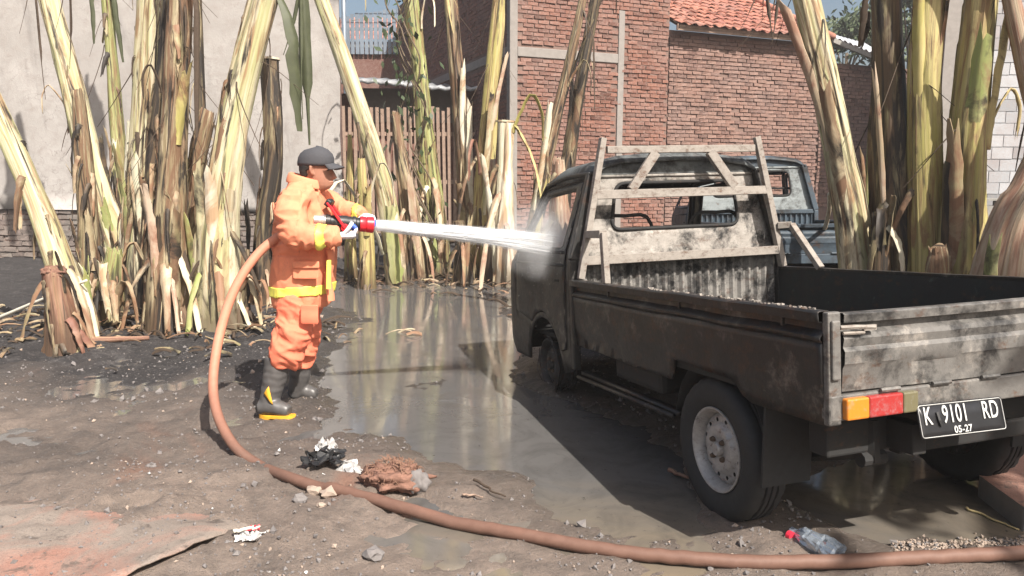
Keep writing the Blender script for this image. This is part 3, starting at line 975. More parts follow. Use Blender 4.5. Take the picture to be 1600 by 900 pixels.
# slatted gate in the gap
gate = empty('slatted_gate', (-2.3, 17.0, 0.2), 'brown wooden slatted gate in the gap between the two walls', 'gate')
x = -1.55
smesh = []
for k in range(5):
    s_ = MB().box((0, 0, 0), (0.066, 0.025, 2.75 + 0.05 * k), None, 0, 0.006)
    me = bpy.data.meshes.new('slat'); me.from_pydata(s_.v, [], s_.f); me.materials.append(M['wood']); smesh.append(me)
while x < 1.5:
    o = bpy.data.objects.new('slat', smesh[rnd.randrange(5)]); COL.objects.link(o); o.parent = gate
    o.location = (x, -0.02 + rnd.uniform(-.006, .006), 1.42); o.rotation_euler = (0, rnd.uniform(-.012, .012), 0)
    x += 0.122 + rnd.uniform(-.01, .01)
for z in (0.35, 1.25, 2.3):
    mb = MB(); mb.box((0, 0.02, z), (3.2, 0.04, 0.085), None, 0, 0.004); mb.build('rail', M['wood'], gate)
# lean-to behind the gate
lean = empty('lean_to', (-2.2, 17.6, 0.2), 'dark lean-to with grey plaster panel and bent sheet awning above the gate', 'shed')
mb = MB(); mb.box((0, 1.2, 1.6), (4.0, 2.2, 3.3)); mb.build('wall', M['brick'], lean)
mb = MB(); mb.box((0.1, 0.07, 2.98), (3.0, 0.06, 0.75), None, 0, 0.02); mb.build('plaster_panel', M['concrete'], lean)
rows = []
for i in range(61):
    t = i / 60
    zz = 0.02 * sin(i * pi / 2) + 0.05 * sin(t * 7)
    rows.append([(-2.0 + 4.2 * t, -0.75, 3.42 + zz - 0.12 * t), (-2.0 + 4.2 * t, 0.9, 3.66 + zz - 0.10 * t)])
mb = MB().grid([[(r_[0][0], r_[0][1], r_[0][2] - .07), r_[0], r_[1]] for r_ in rows]); o = mb.build('awning', M['zinc'], lean, True); mod_solid(o, 0.012)

# blue-grey sheet fence and tiled roof further back
fen = empty('sheet_fence', (-4.6, 24.0, 0), 'blue-grey metal sheet fence with gaps under the far tiled roof', 'fence')
for k in range(22):
    top = 6.36 + .018 * k + rnd.uniform(-.04, .04)
    mb = MB(); mb.box((-1.6 + k * 0.142, rnd.uniform(-.01, .01), (5.35 + top) / 2), (0.112, 0.02, top - 5.35), None, 0, 0.006); mb.build('sheet_panel', M['zinc_blue'], fen)
for z in (5.6, 6.1):
    mb = MB(); mb.box((0, 0.04, z), (3.2, 0.05, 0.08)); mb.build('rail', M['wood_grey'], fen)
mb = MB(); mb.box((0, .25, 2.6), (3.4, .3, 5.6)); mb.build('base_wall', M['brick'], fen)
far = empty('far_house', (-5.0, 27.0, 0), 'far house with red tile roof behind the sheet fence', 'house')
mb = MB(); mb.box((0, 2.3, 3.1), (6, 3.6, 6.5)); mb.build('wall', M['brick'], far)
mb = MB()
for j in range(8):
    d = j * 0.3
    P = []
    for i in range(101):
        a = -3.4 + 6.8 * i / 100
        P.append((a, 0.1 + d * 0.87, 6.4 + d * 0.47 + 0.035 * sin(i * pi / 2.5)))
    Q = [(p[0], p[1] + 0.28, p[2] + 0.12) for p in P]
    mb.grid([P, Q])
    mb.grid([[(p[0], p[1], p[2] - 0.04) for p in P], P])
mb.build('roof', M['tile'], far)
pole = MB(); pole.tube([(0, 0, 0), (0.02, 0, 9.5)], 0.07, 8)
o = pole.build('utility_pole', M['zinc_blue'], None, True, (-5.1, 23.6, 0)); tag(o, 'thin grey pole standing by the sheet fence', 'pole')
for k, (za, zb, nm) in enumerate(((7.25, 7.05, 'upper of two thin black overhead cables beside the plastered wall'), (6.95, 6.85, 'lower of two thin black overhead cables beside the plastered wall'))):
    mb = MB(); pts = [Vector((-9 + 14 * t, 23.5, za + (zb - za) * t + 0.9 * (t - 0.35) ** 2)) for t in [i / 24 for i in range(25)]]
    mb.tube(pts, 0.012, 5); o = mb.build('overhead_cable', M['cable'], None, True); tag(o, nm, 'cable')

# trees beyond the roofs
def leaf_tree(name, base, h, cr, n, label, leaf, squash=0.7, seed=0, big=1.0):
    r = random.Random(seed)
    t = empty(name, base, label, 'tree')
    mb = MB()
    mb.tube([(0, 0, 0), (0.08, 0, h * 0.4), (0, 0.1, h * 0.75)], [0.16, 0.12, 0.06], 8)
    tips = []
    for k in range(9):
        a = r.uniform(0, 2 * pi)
        z0 = h * r.uniform(0.4, 0.7)
        tip = Vector((cos(a) * cr * r.uniform(.4, .8), sin(a) * cr * r.uniform(.4, .8), h * r.uniform(0.72, 0.95)))
        mb.tube([(0.05, 0.05, z0), tip * 0.55 + Vector((0, 0, z0 * 0.45)), tip], [0.05, 0.03, 0.012], 5)
        tips.append(tip)
    mb.build('trunk', M['bark'], t, True)
    mb = MB()
    for k in range(n):
        c = tips[r.randrange(len(tips))] + Vector((r.gauss(0, .35), r.gauss(0, .35), r.gauss(0, .28))) * cr * 0.5
        q = Vector((r.gauss(0, 1), r.gauss(0, 1), r.gauss(0, 1))).normalized()
        s = r.uniform(0.10, 0.22) * big
        w = q.orthogonal().normalized()
        x = q.cross(w)
        mb.add([c - w * s, c + x * s * 0.35 + q * 0.03, c + w * s, c - x * s * 0.35 + q * 0.03], [(0, 1, 2, 3)])
    mb.build('crown', leaf, t)
    return t
p = at_y(1310, 300, 30); leaf_tree('broadleaf_tree', (p.x, 30, 0), 8.6, 2.4, 2600, 'dark broad tree behind the white sheet roof', M['tree_leaf'], seed=3)
p = at_y(1405, 300, 26); leaf_tree('broadleaf_tree', (p.x, 26, 0), 8.4, 1.6, 1800, 'light green tree between the two charred tall stems', M['vine'], seed=5)

# a tree standing outside the frame, whose crown dapples the tailgate
leaf_tree('shade_tree', (6.3, -1.5, 0), 7.8, 1.9, 420, 'tree beside the road that shades the tailgate', M['tree_leaf'], seed=9, big=1.7)
# ------------------------------------------------------------------ banana plants
def strip(mb, pts, widths, nrm, curl=0.35, thick=0.004, wob=0.0, r=rnd, rag=0.0, mi=0, twist=0.0):
    pts = [Vector(p) for p in pts]
    n = Vector(nrm)
    rows, uvs, backs = [], [], []
    L = 0
    uo, vo = r.uniform(0, 9), r.uniform(0, 9)
    m = 5
    for j, p in enumerate(pts):
        d = (pts[min(j + 1, len(pts) - 1)] - pts[max(j - 1, 0)]).normalized()
        n = (n - d * n.dot(d))
        if n.length < 1e-3: n = d.orthogonal()
        n.normalize()
        nn = Matrix.Rotation(twist * j / len(pts), 3, d) @ n if twist else n
        s = d.cross(nn)
        if j: L += (p - pts[j - 1]).length
        w = widths[j] if hasattr(widths, '__len__') else widths
        row, uv = [], []
        for i in range(m):
            x = (i / (m - 1) - 0.5)
            q = p + s * (x * w * (1 + (r.uniform(-.12, .12) if wob else 0))) - nn * (curl * w * 4 * x * x)
            if wob: q = q + nn * r.uniform(-wob, wob) * w
            if rag and j == len(pts) - 1: q = q + d * r.uniform(-rag, rag)
            row.append(q); uv.append((uo + x * w * 0.5, vo + L))
        rows.append(row); uvs.append(uv); backs.append([q - nn * thick for q in row])
    mb.grid(rows, False, uvs, mi)
    mb.grid([row[::-1] for row in backs], False, [u[::-1] for u in uvs], mi)
    mb.grid([[rows[j][0], backs[j][0]] for j in range(len(rows))], False, [[uvs[j][0], uvs[j][0]] for j in range(len(rows))], mi)
    mb.grid([[backs[j][-1], rows[j][-1]] for j in range(len(rows))], False, [[uvs[j][-1], uvs[j][-1]] for j in range(len(rows))], mi)
    mb.grid([backs[0], rows[0]], False, [uvs[0], uvs[0]], mi)
    mb.grid([rows[-1], backs[-1]], False, [uvs[-1], uvs[-1]], mi)

def stem_mesh(path, rad, r, K=7, th=0.10, n=44, per=8, rag=0.0):
    P = catmull(path, per)
    nj = len(P)
    R = []
    for j in range(nj):
        t = j / (nj - 1) * (len(rad) - 1)
        i = min(int(t), len(rad) - 2)
        R.append(rad[i] + (rad[i + 1] - rad[i]) * (t - i))
    sh = [(r.uniform(0, 6.283), r.uniform(0.9, 2.3), r.uniform(0.2, 1.2), r.uniform(0.5, 1.4), r.uniform(-0.9, 0.9)) for _ in range(K)]
    mb = MB(); rows, uvs, marg = [], [], []
    ref = None; L = 0
    off = Vector((r.uniform(0, 50), r.uniform(0, 50), 0))
    ph1, ph2 = r.uniform(0, 6), r.uniform(0, 6)
    for j, p in enumerate(P):
        t = j / (nj - 1)
        d = (P[min(j + 1, nj - 1)] - P[max(j - 1, 0)]).normalized()
        if ref is None: ref = d.orthogonal()
        ref = (ref - d * ref.dot(d)).normalized()
        b = d.cross(ref)
        if j: L += (p - P[j - 1]).length
        row, uv = [], []
        for i in range(n):
            a = 2 * pi * i / n
            q = 0.74 + 0.07 * cos(2 * a + ph1 + t * 2) + .03 * cos(3 * a + ph2)
            mg = 0
            for (c, w, e, k, tw) in sh:
                w2 = w * (1 - .35 * t / max(e, .2)) + .10 * noise.noise(Vector((L * 3, c, k * 5)))
                dd = abs((a - c - tw * t + pi) % (2 * pi) - pi)
                if t < e:
                    if dd < w2: q += th * k * min(1.0, (e - t) * 12 + 0.3)
                    mg = max(mg, 1 - abs(dd - w2) / .16)
            q *= 1 + 0.09 * noise.noise(Vector((cos(a) * 1.5, sin(a) * 1.5, L * 2.6)) + off)
            rr = R[j] * q
            pt = p + ref * (cos(a) * rr) + b * (sin(a) * rr)
            if rag and j == nj - 1: pt = pt + d * r.uniform(-rag, rag)
            row.append(pt); uv.append((a / 6.283 * 2 if i <= n / 2 else (1 - a / 6.283) * 2, L)); marg.append(max(0, mg))
        rows.append(row); uvs.append(uv)
    mb.grid(rows, True, uvs, 0, True)
    return mb, P, R, marg

def frame_at(P, R, t):
    k = t * (len(P) - 1); j = min(int(k), len(P) - 2); f = k - j
    p = P[j].lerp(P[j + 1], f); d = (P[j + 1] - P[j]).normalized(); rr = R[j] + (R[min(j + 1, len(R) - 1)] - R[j]) * f
    return p, d, rr

def banana(label, pts, Y, mat, peels=(), seed=0, top_rag=0.0, strands=0, K=7, group='banana plants left standing after the fire', name='banana_plant', dY=0.0, base_flare=1.08, sheath='sheath_dry', th=0.10, cut=None, shreds=None, ext=0.0):
    """pts: sight-line points (u, v, width in pixels) from the foot to the top; Y: distance; dY: lean in depth"""
    r = random.Random(seed * 17 + 5)
    W, RAD = [], []
    for i, (u, v, w) in enumerate(pts):
        yy = Y + dY * i / (len(pts) - 1)
        W.append(at_y(u, v, yy)); RAD.append(w / 2 * yy / FPX * (0.88 if yy < 9 or yy > 13 else 0.78))
    frac = 1.0
    if not ext and pts[-1][1] < 0:
        L0 = sum((W[i + 1] - W[i]).length for i in range(len(W) - 1)); dv = (W[-1] - W[-2]).normalized(); ex = 1.3 + .5 * r.random()
        W.append(W[-1] + dv * ex * .6); W.append(W[-1] + dv * ex * .4); RAD += [RAD[-1] * .8, RAD[-1] * .35]
        frac = L0 / (L0 + ex)
    if ext:
        dv = (W[-1] - W[-2]).normalized(); W.append(W[-1] + dv * ext * .5); W.append(W[-1] + dv * ext * .5 + Vector((.15, 0, 0))); RAD += [RAD[-1] * .85, RAD[-1] * .5]
    gz = tz(W[0].x, W[0].y)
    base = Vector((W[0].x, W[0].y, gz))
    W[0] = Vector((W[0].x, W[0].y, gz - 0.06))
    RAD[0] *= base_flare
    root = empty(name, base, label, 'banana plant', group)
    mb, P, R, marg = stem_mesh([w - base for w in W], RAD, r, K, th, rag=top_rag)
    o = mb.build('stem', M[mat], root, True)
    at_ = o.data.attributes.new('margin', 'FLOAT', 'POINT'); at_.data.foreach_set('value', marg)
    at2 = o.data.attributes.new('scorch', 'FLOAT', 'POINT'); at2.data.foreach_set('value', [max(0.0, 1 - max(0, v.co.z) / .75) for v in o.data.vertices])
    shade_auto(o, 28)
    if cut:
        p, d, rr = frame_at(P, R, 1.0)
        c = MB(); c.tube([p - d * 0.01, p + d * 0.012], rr * 0.93, 16); c.build('cut_face', M[cut], root)
    H = (P[-1] - P[0]).length
    for pl in peels:
        kind, t0, phi, ln, wd = pl[:5]
        t0 *= frac
        pm = M[pl[5]] if len(pl) > 5 else M[sheath]
        p, d, rr = frame_at(P, R, t0)
        out = Vector((sin(phi), -cos(phi), 0)); out = (out - d * out.dot(d)).normalized()
        s = MB()
        q0 = p + out * rr * 0.85
        bow = r.uniform(-0.25, 0.25)
        side = d.cross(out)
        if kind == 'stand':      # cut sheath standing beside the stem
            N = 12
            path = [q0 + d * (ln * k / N) + out * (0.02 + 0.09 * ln * (k / N) ** 1.7) + side * (bow * 0.25 * ln * (k / N) ** 2) for k in range(N + 1)]
            wd_ = [wd * .72 * (0.95 + 0.25 * sin(k / N * 2.5) - .12 * (k / N) ** 3 + r.uniform(-.09, .09)) for k in range(N + 1)]
            strip(s, path, wd_, out, 0.34, 0.006, 0.07, r, .11, 0, r.uniform(-.7, .7))
        elif kind == 'fold':     # leans out, then breaks and hangs
            N = 9
            up = [q0 + d * (ln * 0.55 * k / N) + out * (0.03 + 0.22 * ln * (k / N) ** 1.5) for k in range(N + 1)]
            tip = up[-1]
            dn = []
            for k in range(1, 10):
                f = k / 9
                dn.append(tip + out * (ln * 0.16 * sin(min(1, f * 1.6) * pi / 2)) + side * (bow * ln * 0.4 * f) + Vector((0, 0, 0.03 * ln * sin(min(1, f * 3) * pi) - ln * 0.62 * f ** 1.25)))
            path = up + dn
            wd_ = [wd * (0.9 - 0.45 * k / (len(path) - 1) + r.uniform(-.05, .05)) for k in range(len(path))]
            strip(s, path, [q * .8 for q in wd_], out, 0.28, 0.005, 0.09, r, .05, 0, r.uniform(-.6, .6))
        elif kind == 'droop':    # old sheath hanging straight down the stem to the ground
            N = 13
            path = []
            for k in range(N + 1):
                f = k / N
                path.append(q0 + out * (ln * 0.30 * sin(f * pi / 2) ** 1.2 + 0.02) + side * (bow * ln * 0.5 * f) + Vector((0, 0, 0.06 * ln * sin(f * pi) - ln * f ** 1.3 * 0.98)))
            path = [Vector((a.x, a.y, max(a.z, 0.012 + 0.02 * r.random()))) for a in path]
            wd_ = [wd * (1.0 - 0.5 * k / N + r.uniform(-.08, .08)) for k in range(N + 1)]
            strip(s, path, [q * .75 for q in wd_], out, 0.30, 0.005, 0.10, r, .05, 0, r.uniform(-.9, .9))
        elif kind == 'hang':     # dead leaf hanging from high up
            N = 14
            path = [q0 + out * (ln * 0.14 * sin(min(1, 3 * k / N) * pi / 2)) + side * (bow * 0.3 * ln * k / N) - Vector((0, 0, ln * k / N)) for k in range(N + 1)]
            wd_ = [wd * (0.35 + 0.9 * sin(pi * (0.1 + 0.85 * k / N))) for k in range(N + 1)]
            strip(s, path, wd_, out, 0.45, 0.003, 0.12, r)
        o = s.build('leaf_sheath' if kind != 'hang' else 'dead_leaf', pm, root, True)
    nsh = shreds if shreds is not None else int(10 + 26 * min(1.0, H / 3.0))
    if nsh:
        s = MB()
        sm = [M['stem_brown'], M['sheath_dry'], M['stem_char'], M[sheath], M['leaf_dead']]
        for k in range(nsh):
            t0 = min(.97, r.uniform(.03, .30) if r.random() < .7 else r.uniform(.3, .9))
            p, d, rr = frame_at(P, R, t0)
            phi = r.gauss(.2, 1.3)
            out = Vector((sin(phi), -cos(phi), 0)); out = (out - d * out.dot(d)).normalized()
            side = d.cross(out)
            ln = r.uniform(.2, .75) * (1 if t0 < .35 else .7)
            q0 = p + out * rr * .85
            sg = 1 if r.random() < .07 else -1
            bx, bo = r.gauss(0, .20), (r.uniform(.03, .16) if sg > 0 else r.uniform(.04, .22))
            path = []
            for q in range(9):
                f = q / 8
                if sg > 0: pt = q0 + d * (ln * f) + out * (bo * ln * f ** 1.6) + side * (bx * ln * f * f)
                else: pt = q0 + out * (bo * ln * sin(f * pi / 2) + .012) + side * (bx * ln * f) + Vector((0, 0, .10 * ln * sin(f * pi) - ln * f ** 1.2))
                if pt.z < .01: pt.z = .01 + .015 * r.random()
                path.append(pt)
            w = r.uniform(.012, .075)
            strip(s, path, [w * (1 - .55 * q / 8 + r.uniform(-.1, .1)) for q in range(9)], out, .32, .003, .12, r, .03, r.choice((0, 0, 1, 2, 2, 4)), r.uniform(-1.4, 1.4))
        o = s.build('sheath_shreds', sm, root, True)
        tag(o, None, None, None, 'stuff')
    if strands:
        s = MB()
        for k in range(strands):
            t0 = r.uniform(0.45, 1.0) * frac
            p, d, rr = frame_at(P, R, t0)
            a = r.uniform(0, 6.28)
            out = Vector((cos(a), sin(a), 0)) * rr
            ln = r.uniform(0.25, 0.9)
            sw = Vector((r.gauss(0, .22), r.gauss(0, .15), 0))
            path = [p + out * (0.9 + 0.8 * f) + sw * f * f + Vector((0, 0, 0.10 * sin(f * pi) - ln * f)) for f in [q / 7 for q in range(8)]]
            w = r.uniform(0.004, 0.014)
            strip(s, path, [w * (1 - 0.6 * q / 7) for q in range(8)], (0, -1, 0), 0.2, 0.002, 0, r)
        o = s.build('leaf_strands', M['leaf_dead'], root)
        tag(o, None, None, None, 'stuff')
    return root, P, R

C = -1  # marker
# --- left clump
banana('cream banana stem leaning in from the left edge of the frame', [(128, 545, 62), (100, 440, 58), (60, 330, 46), (10, 215, 42), (-70, 40, 40)], 6.5, 'stem_cream',
       [('droop', .25, .6, .75, .11), ('droop', .25, 1.4, .8, .12, 'sheath_pale'), ('droop', .27, -.8, .8, .11), ('stand', .08, 2.2, .5, .12, 'stem_green'), ('droop', .2, -.2, .55, .10), ('droop', .28, 1.0, .9, .10), ('fold', .12, 2.6, .5, .1)], 1, sheath='sheath_dry', K=4, th=0.06)
banana('long cream and green banana stem tilting left, second from the left edge', [(205, 470, 62), (178, 380, 56), (148, 285, 50), (112, 140, 44), (76, 10, 40), (50, -90, 38)], 9.6, 'stem_cream',
       [('stand', .14, -.6, 1.0, .15, 'stem_brown'), ('stand', .22, 1.6, .9, .13, 'stem_char'), ('stand', .1, .5, .7, .13, 'stem_green'), ('fold', .4, -1.3, .5, .05), ('stand', .12, 2.4, .9, .14, 'stem_char'), ('hang', .9, 1.2, 1.4, .3, 'leaf_dark'), ('hang', .97, -1.0, 1.6, .34, 'leaf_dark'), ('hang', .82, 2.4, 1.3, .26, 'leaf_dead')], 2, strands=9, ext=2.6)
banana('slim green banana stem with drooping dark leaves against the plastered wall', [(205, 440, 36), (192, 320, 32), (182, 230, 30), (172, 110, 26), (160, -20, 24), (152, -90, 22)], 10.0, 'stem_green',
       [('hang', .64, -.5, 1.0, .06, 'leaf_dark'), ('hang', .60, .9, 1.1, .05, 'leaf_dark'), ('hang', .66, 1.6, .7, .05, 'leaf_dead'), ('stand', .2, .4, .5, .1, 'sheath_pale'), ('hang', .97, .6, 1.5, .32, 'leaf_dark'), ('hang', .95, 2.4, 1.2, .3, 'leaf_dead')], 3, strands=16, ext=2.6)
banana('pale yellow upright banana stem with grey cut sheath standing beside it', [(222, 480, 62), (220, 380, 52), (218, 260, 42), (222, 130, 38), (227, 0, 36), (230, -90, 34)], 7.8, 'stem_cream',
       [('stand', .18, -.9, 1.05, .15, 'stem_green'), ('stand', .2, .3, .9, .10, 'sheath_pale'), ('stand', .1, .9, 1.0, .13, 'stem_brown'), ('droop', .25, 1.5, .8, .09), ('stand', .4, 1.2, .85, .09, 'stem_char')], 4, strands=8)
banana('scorched brown banana stem in the middle of the left clump', [(262, 520, 84), (262, 420, 66), (266, 300, 50), (272, 150, 44), (278, 0, 38), (282, -80, 36)], 6.95, 'stem_brown',
       [('droop', .22, .2, .95, .15, 'sheath_dry'), ('droop', .22, -.9, .95, .12), ('droop', .24, 1.1, 1.05, .11, 'sheath_pale'), ('stand', .12, .9, .75, .14, 'stem_brown'), ('stand', .15, -.3, .9, .12, 'stem_pink'), ('fold', .16, -1.6, .6, .10), ('stand', .5, .8, .65, .10, 'stem_yellow'), ('fold', .6, -.9, .4, .05, 'leaf_dead'), ('hang', .95, .9, 1.5, .045, 'leaf_dead'), ('droop', .15, 1.8, .7, .12), ('droop', .18, .6, .8, .06, 'stem_pink')], 5, strands=22)
banana('charred thin banana stem touching the scorched brown one', [(238, 505, 40), (240, 380, 36), (246, 240, 32), (258, 100, 28), (262, -60, 26)], 7.3, 'stem_char',
       [('stand', .2, -.4, .8, .10, 'stem_brown'), ('fold', .35, .3, .6, .08), ('droop', .2, .1, .8, .08)], 6, strands=12)
banana('broken dark brown stump of a banana stem leaning right with ragged top', [(286, 500, 60), (284, 400, 46), (298, 300, 44), (321, 188, 42)], 7.15, 'stem_brown',
       [('stand', .25, .7, .55, .11, 'stem_brown'), ('fold', .35, 1.0, .6, .09), ('fold', .3, -.7, .5, .09, 'stem_pink'), ('droop', .25, .4, .7, .1, 'sheath_pale')], 7, top_rag=0.10, strands=5)
banana('thick bright cream and green banana stem leaning right at the clump edge', [(338, 510, 92), (338, 420, 76), (345, 320, 66), (365, 190, 62), (395, 60, 60), (425, -60, 58)], 7.0, 'stem_cream',
       [('stand', .18, .2, .95, .13, 'sheath_pale'), ('stand', .15, .9, .85, .13, 'sheath_pale'), ('stand', .2, -.6, .95, .12, 'stem_cream'), ('droop', .22, .5, .85, .12), ('droop', .2, -.5, .85, .11, 'stem_green'), ('fold', .1, 1.4, .5, .12), ('stand', .12, -1.2, .7, .13, 'stem_green'), ('droop', .15, 1.2, .75, .10, 'sheath_pale'), ('hang', .97, 1.4, 1.15, .12, 'leaf_dark')], 8, strands=10, sheath='sheath_dry')
banana('dark green sheathed banana stub with pale snapped top behind the firefighter', [(402, 455, 44), (412, 360, 36), (424, 250, 38), (417, 95, 42)], 8.6, 'stem_char',
       [('stand', .05, -1.0, 1.1, .12, 'stem_char'), ('stand', .1, 1.2, .9, .10, 'stem_brown'), ('droop', .2, .8, .6, .08)], 9, top_rag=0.03, strands=4, cut='sheath_pale')
banana('grey-green banana stump under folded pale sheaths', [(168, 500, 54), (172, 450, 46), (178, 395, 34)], 6.9, 'stem_green',
       [('fold', .3, -1.0, .62, .14, 'sheath_pale'), ('fold', .35, .2, .66, .15, 'sheath_pale'), ('fold', .2, .9, .6, .13), ('fold', .25, -.4, .5, .11), ('droop', .6, .6, .5, .1), ('droop', .5, -.2, .45, .1, 'stem_char'), ('droop', .5, -1.5, .5, .1)], 10, top_rag=0.04)
banana('brown stub with burnt hanging sheaths beside the raised hose', [(372, 500, 50), (376, 440, 40), (380, 395, 30)], 7.1, 'stem_brown',
       [('droop', .6, .9, .6, .09), ('droop', .5, .1, .55, .09, 'stem_char'), ('fold', .3, 1.3, .4, .08), ('stand', .1, .6, .4, .10, 'stem_char')], 11, top_rag=0.05)
for k, (a, b_, w, mt, lab) in enumerate((
        ((312, 470), (306, 0), 26, 'stem_char', 'thin charred banana shoot between the broken stump and bright leaning stem'),
        ((190, 455), (207, 195), 30, 'sheath_pale', 'short pale green banana shoot in front of the plastered wall'),
        ((145, 440), (120, 150), 30, 'stem_brown', 'narrow brown banana shoot behind the second leaning stem'))):
    mid = ((a[0] + b_[0]) / 2 + 4, (a[1] + b_[1]) / 2)
    banana(lab, [(a[0], a[1], w * 1.3), (mid[0], mid[1], w), (b_[0], b_[1], w * .8)], 9.2 - 0.7 * k, mt, [('stand', .2, .5, .6, .08), ('stand', .1, -.9, .7, .09, 'stem_brown')], 40 + k, top_rag=0.05, strands=6, K=5)

# reddish fibrous stump in front
r_, P_, R_ = banana('reddish brown fibrous cut banana stump at the front of the left clump', [(102, 552, 70), (96, 510, 54), (88, 465, 48), (84, 435, 48), (84, 424, 42)], 6.1, 'fibre',
       [('droop', .3, 1.2, .4, .12, 'fibre'), ('droop', .2, 1.7, .5, .12, 'fibre')], 12, top_rag=0.03, th=0.09, sheath='fibre', shreds=12)
crumple_lump('fibre_crown', M['fibre_lump'], .095, 4, .28, 5.0, (1.0, .95, .55), 6, r_, P_[-1] + Vector((0, 0, -.03)))

# --- middle clump, by the far edge of the water
YM = 11.6
banana('smooth cream banana stem slanting across behind the firefighter', [(618, 402, 50), (606, 330, 46), (575, 220, 44), (535, 100, 40), (498, 0, 36), (468, -90, 34)], 10.6, 'stem_cream',
       [('stand', .03, .4, 1.05, .26, 'stem_green'), ('fold', .1, -1.2, 1.9, .16, 'sheath_pale'), ('droop', .2, .5, .9, .12)], 13, shreds=9, K=3, th=0.05)
banana('yellow-green banana shoot with folded tip next to the nozzle hand', [(575, 415, 34), (572, 360, 30), (566, 300, 26), (563, 250, 20)], 10.2, 'stem_yellow',
       [('fold', .55, 1.3, .9, .10, 'sheath_pale'), ('stand', .3, .3, .6, .12, 'stem_yellow')], 14, shreds=9, top_rag=.02, K=4)
banana('slender pale banana shoot just left of the folded one', [(548, 412, 24), (547, 340, 22), (546, 270, 18), (545, 212, 12)], 10.9, 'stem_yellow',
       [('fold', .6, 1.5, 1.0, .09, 'sheath_pale')], 15, shreds=9, K=4)
banana('tall green banana stem wrapped in dark vine in front of the gate', [(684, 400, 50), (676, 330, 44), (666, 230, 36), (655, 110, 32), (641, 0, 32), (634, -80, 30)], YM, 'stem_green',
       [('droop', .3, .6, 1.3, .14), ('stand', .1, -.8, 1.2, .18, 'stem_green'), ('droop', .28, -.4, 1.2, .14, 'sheath_pale'), ('fold', .7, .9, .9, .05, 'sheath_pale'), ('fold', .78, -1.2, 1.3, .05, 'straw'), ], 16, shreds=9, strands=14)
banana('dry brown banana stem standing before the slatted gate', [(652, 402, 46), (640, 330, 38), (626, 250, 32), (616, 182, 26)], 11.2, 'stem_brown',
       [('stand', .1, .5, 1.3, .15, 'stem_pink'), ('droop', .35, -.6, 1.0, .12), ('droop', .25, 1.1, .9, .12, 'stem_pink')], 17, shreds=9, top_rag=.08)
banana('tall brown and cream banana stem right of the gate', [(738, 420, 44), (730, 330, 34), (720, 220, 30), (708, 100, 28), (698, -10, 26), (692, -80, 24)], 11.9, 'stem_brown',
       [('stand', .15, .6, 1.9, .13, 'sheath_pale'), ('stand', .3, .2, 1.6, .11, 'sheath_pale'), ('stand', .08, -.7, 1.2, .16, 'stem_brown'), ('droop', .22, .2, 1.0, .12), ('fold', .2, 1.2, .8, .13, 'sheath_pale')], 18, shreds=9, strands=8)
banana('greenish banana stem in front of the brick corner post', [(752, 430, 46), (752, 340, 36), (758, 220, 32), (768, 100, 30), (776, 0, 26), (780, -70, 24)], 11.4, 'stem_yellow',
       [('stand', .2, .4, 1.7, .12, 'stem_cream'), ('droop', .35, -.9, 1.2, .10, 'stem_brown'), ('fold', .3, -.5, .9, .09, 'fibre'), ('stand', .35, .9, 1.4, .1, 'stem_pink')], 19, shreds=9, strands=10)
banana('short white cut banana trunk with flat top and pink shreds', [(786, 440, 52), (784, 360, 42), (786, 270, 38), (788, 190, 40)], 10.6, 'sheath_pale',
       [('droop', .55, -.3, 1.9, .13, 'stem_pink'), ('stand', .15, -.9, 1.5, .13, 'sheath_pale'), ('droop', .4, .4, 1.5, .12, 'stem_pink'), ('fold', .9, 1.3, .9, .16, 'stem_yellow'), ('droop', .97, 1.4, 1.4, .13, 'stem_yellow')], 20, shreds=9, cut='sheath_pale', top_rag=.02)
banana('pale brown banana stem tilting right beside the truck cab', [(822, 420, 36), (836, 330, 28), (862, 200, 24), (890, 80, 20), (908, -10, 17), (916, -60, 16)], 11.0, 'stem_brown',
       [('stand', .2, -.3, 1.5, .12, 'sheath_pale'), ('fold', .5, .9, .7, .06, 'sheath_dry'), ('hang', .72, 1.0, 1.3, .03, 'leaf_dead'), ('stand', .45, 1.6, 1.2, .1, 'stem_char'), ('stand', .1, .9, 1.0, .14, 'stem_yellow')], 21, shreds=9, strands=10)
banana('dark dry banana stem behind the cab, parallel to the tilted pale brown one', [(868, 420, 34), (878, 320, 27), (893, 200, 24), (915, 70, 20), (930, -20, 18)], 11.8, 'stem_char',
       [('stand', .3, .3, 1.5, .12, 'stem_brown'), ('stand', .4, -1.0, 1.3, .1, 'stem_char'), ('fold', .8, 1.4, .5, .1, 'leaf_dead')], 22, shreds=9, strands=6)
banana('thick brown banana stem seen through the cab side window', [(878, 430, 56), (876, 380, 48), (874, 330, 44), (872, 250, 30)], 8.4, 'stem_pink',
       [('stand', .2, .3, .5, .14, 'stem_brown'), ('droop', .6, -.9, .7, .1, 'stem_yellow')], 23, shreds=9, top_rag=.06)
for k, (a, b_, w, mt, lab) in enumerate((
        ((765, 440), (771, 252), 30, 'stem_pink', 'pinkish split stub left of the white cut trunk'),
        ((722, 430), (716, 350), 36, 'stem_char', 'low black stub at the edge of the water'))):
    mid = ((a[0] + b_[0]) / 2 + 3, (a[1] + b_[1]) / 2)
    banana(lab, [(a[0], a[1], w * 1.3), (mid[0], mid[1], w), (b_[0], b_[1], w * .8)], 10.9 - 0.25 * k, mt, [('stand', .2, .5, .8, .11), ('droop', .5, -.9, .8, .1, 'stem_brown'), ('droop', .6, .3, .8, .1)], 50 + k, top_rag=0.05, strands=3, K=5, shreds=7)

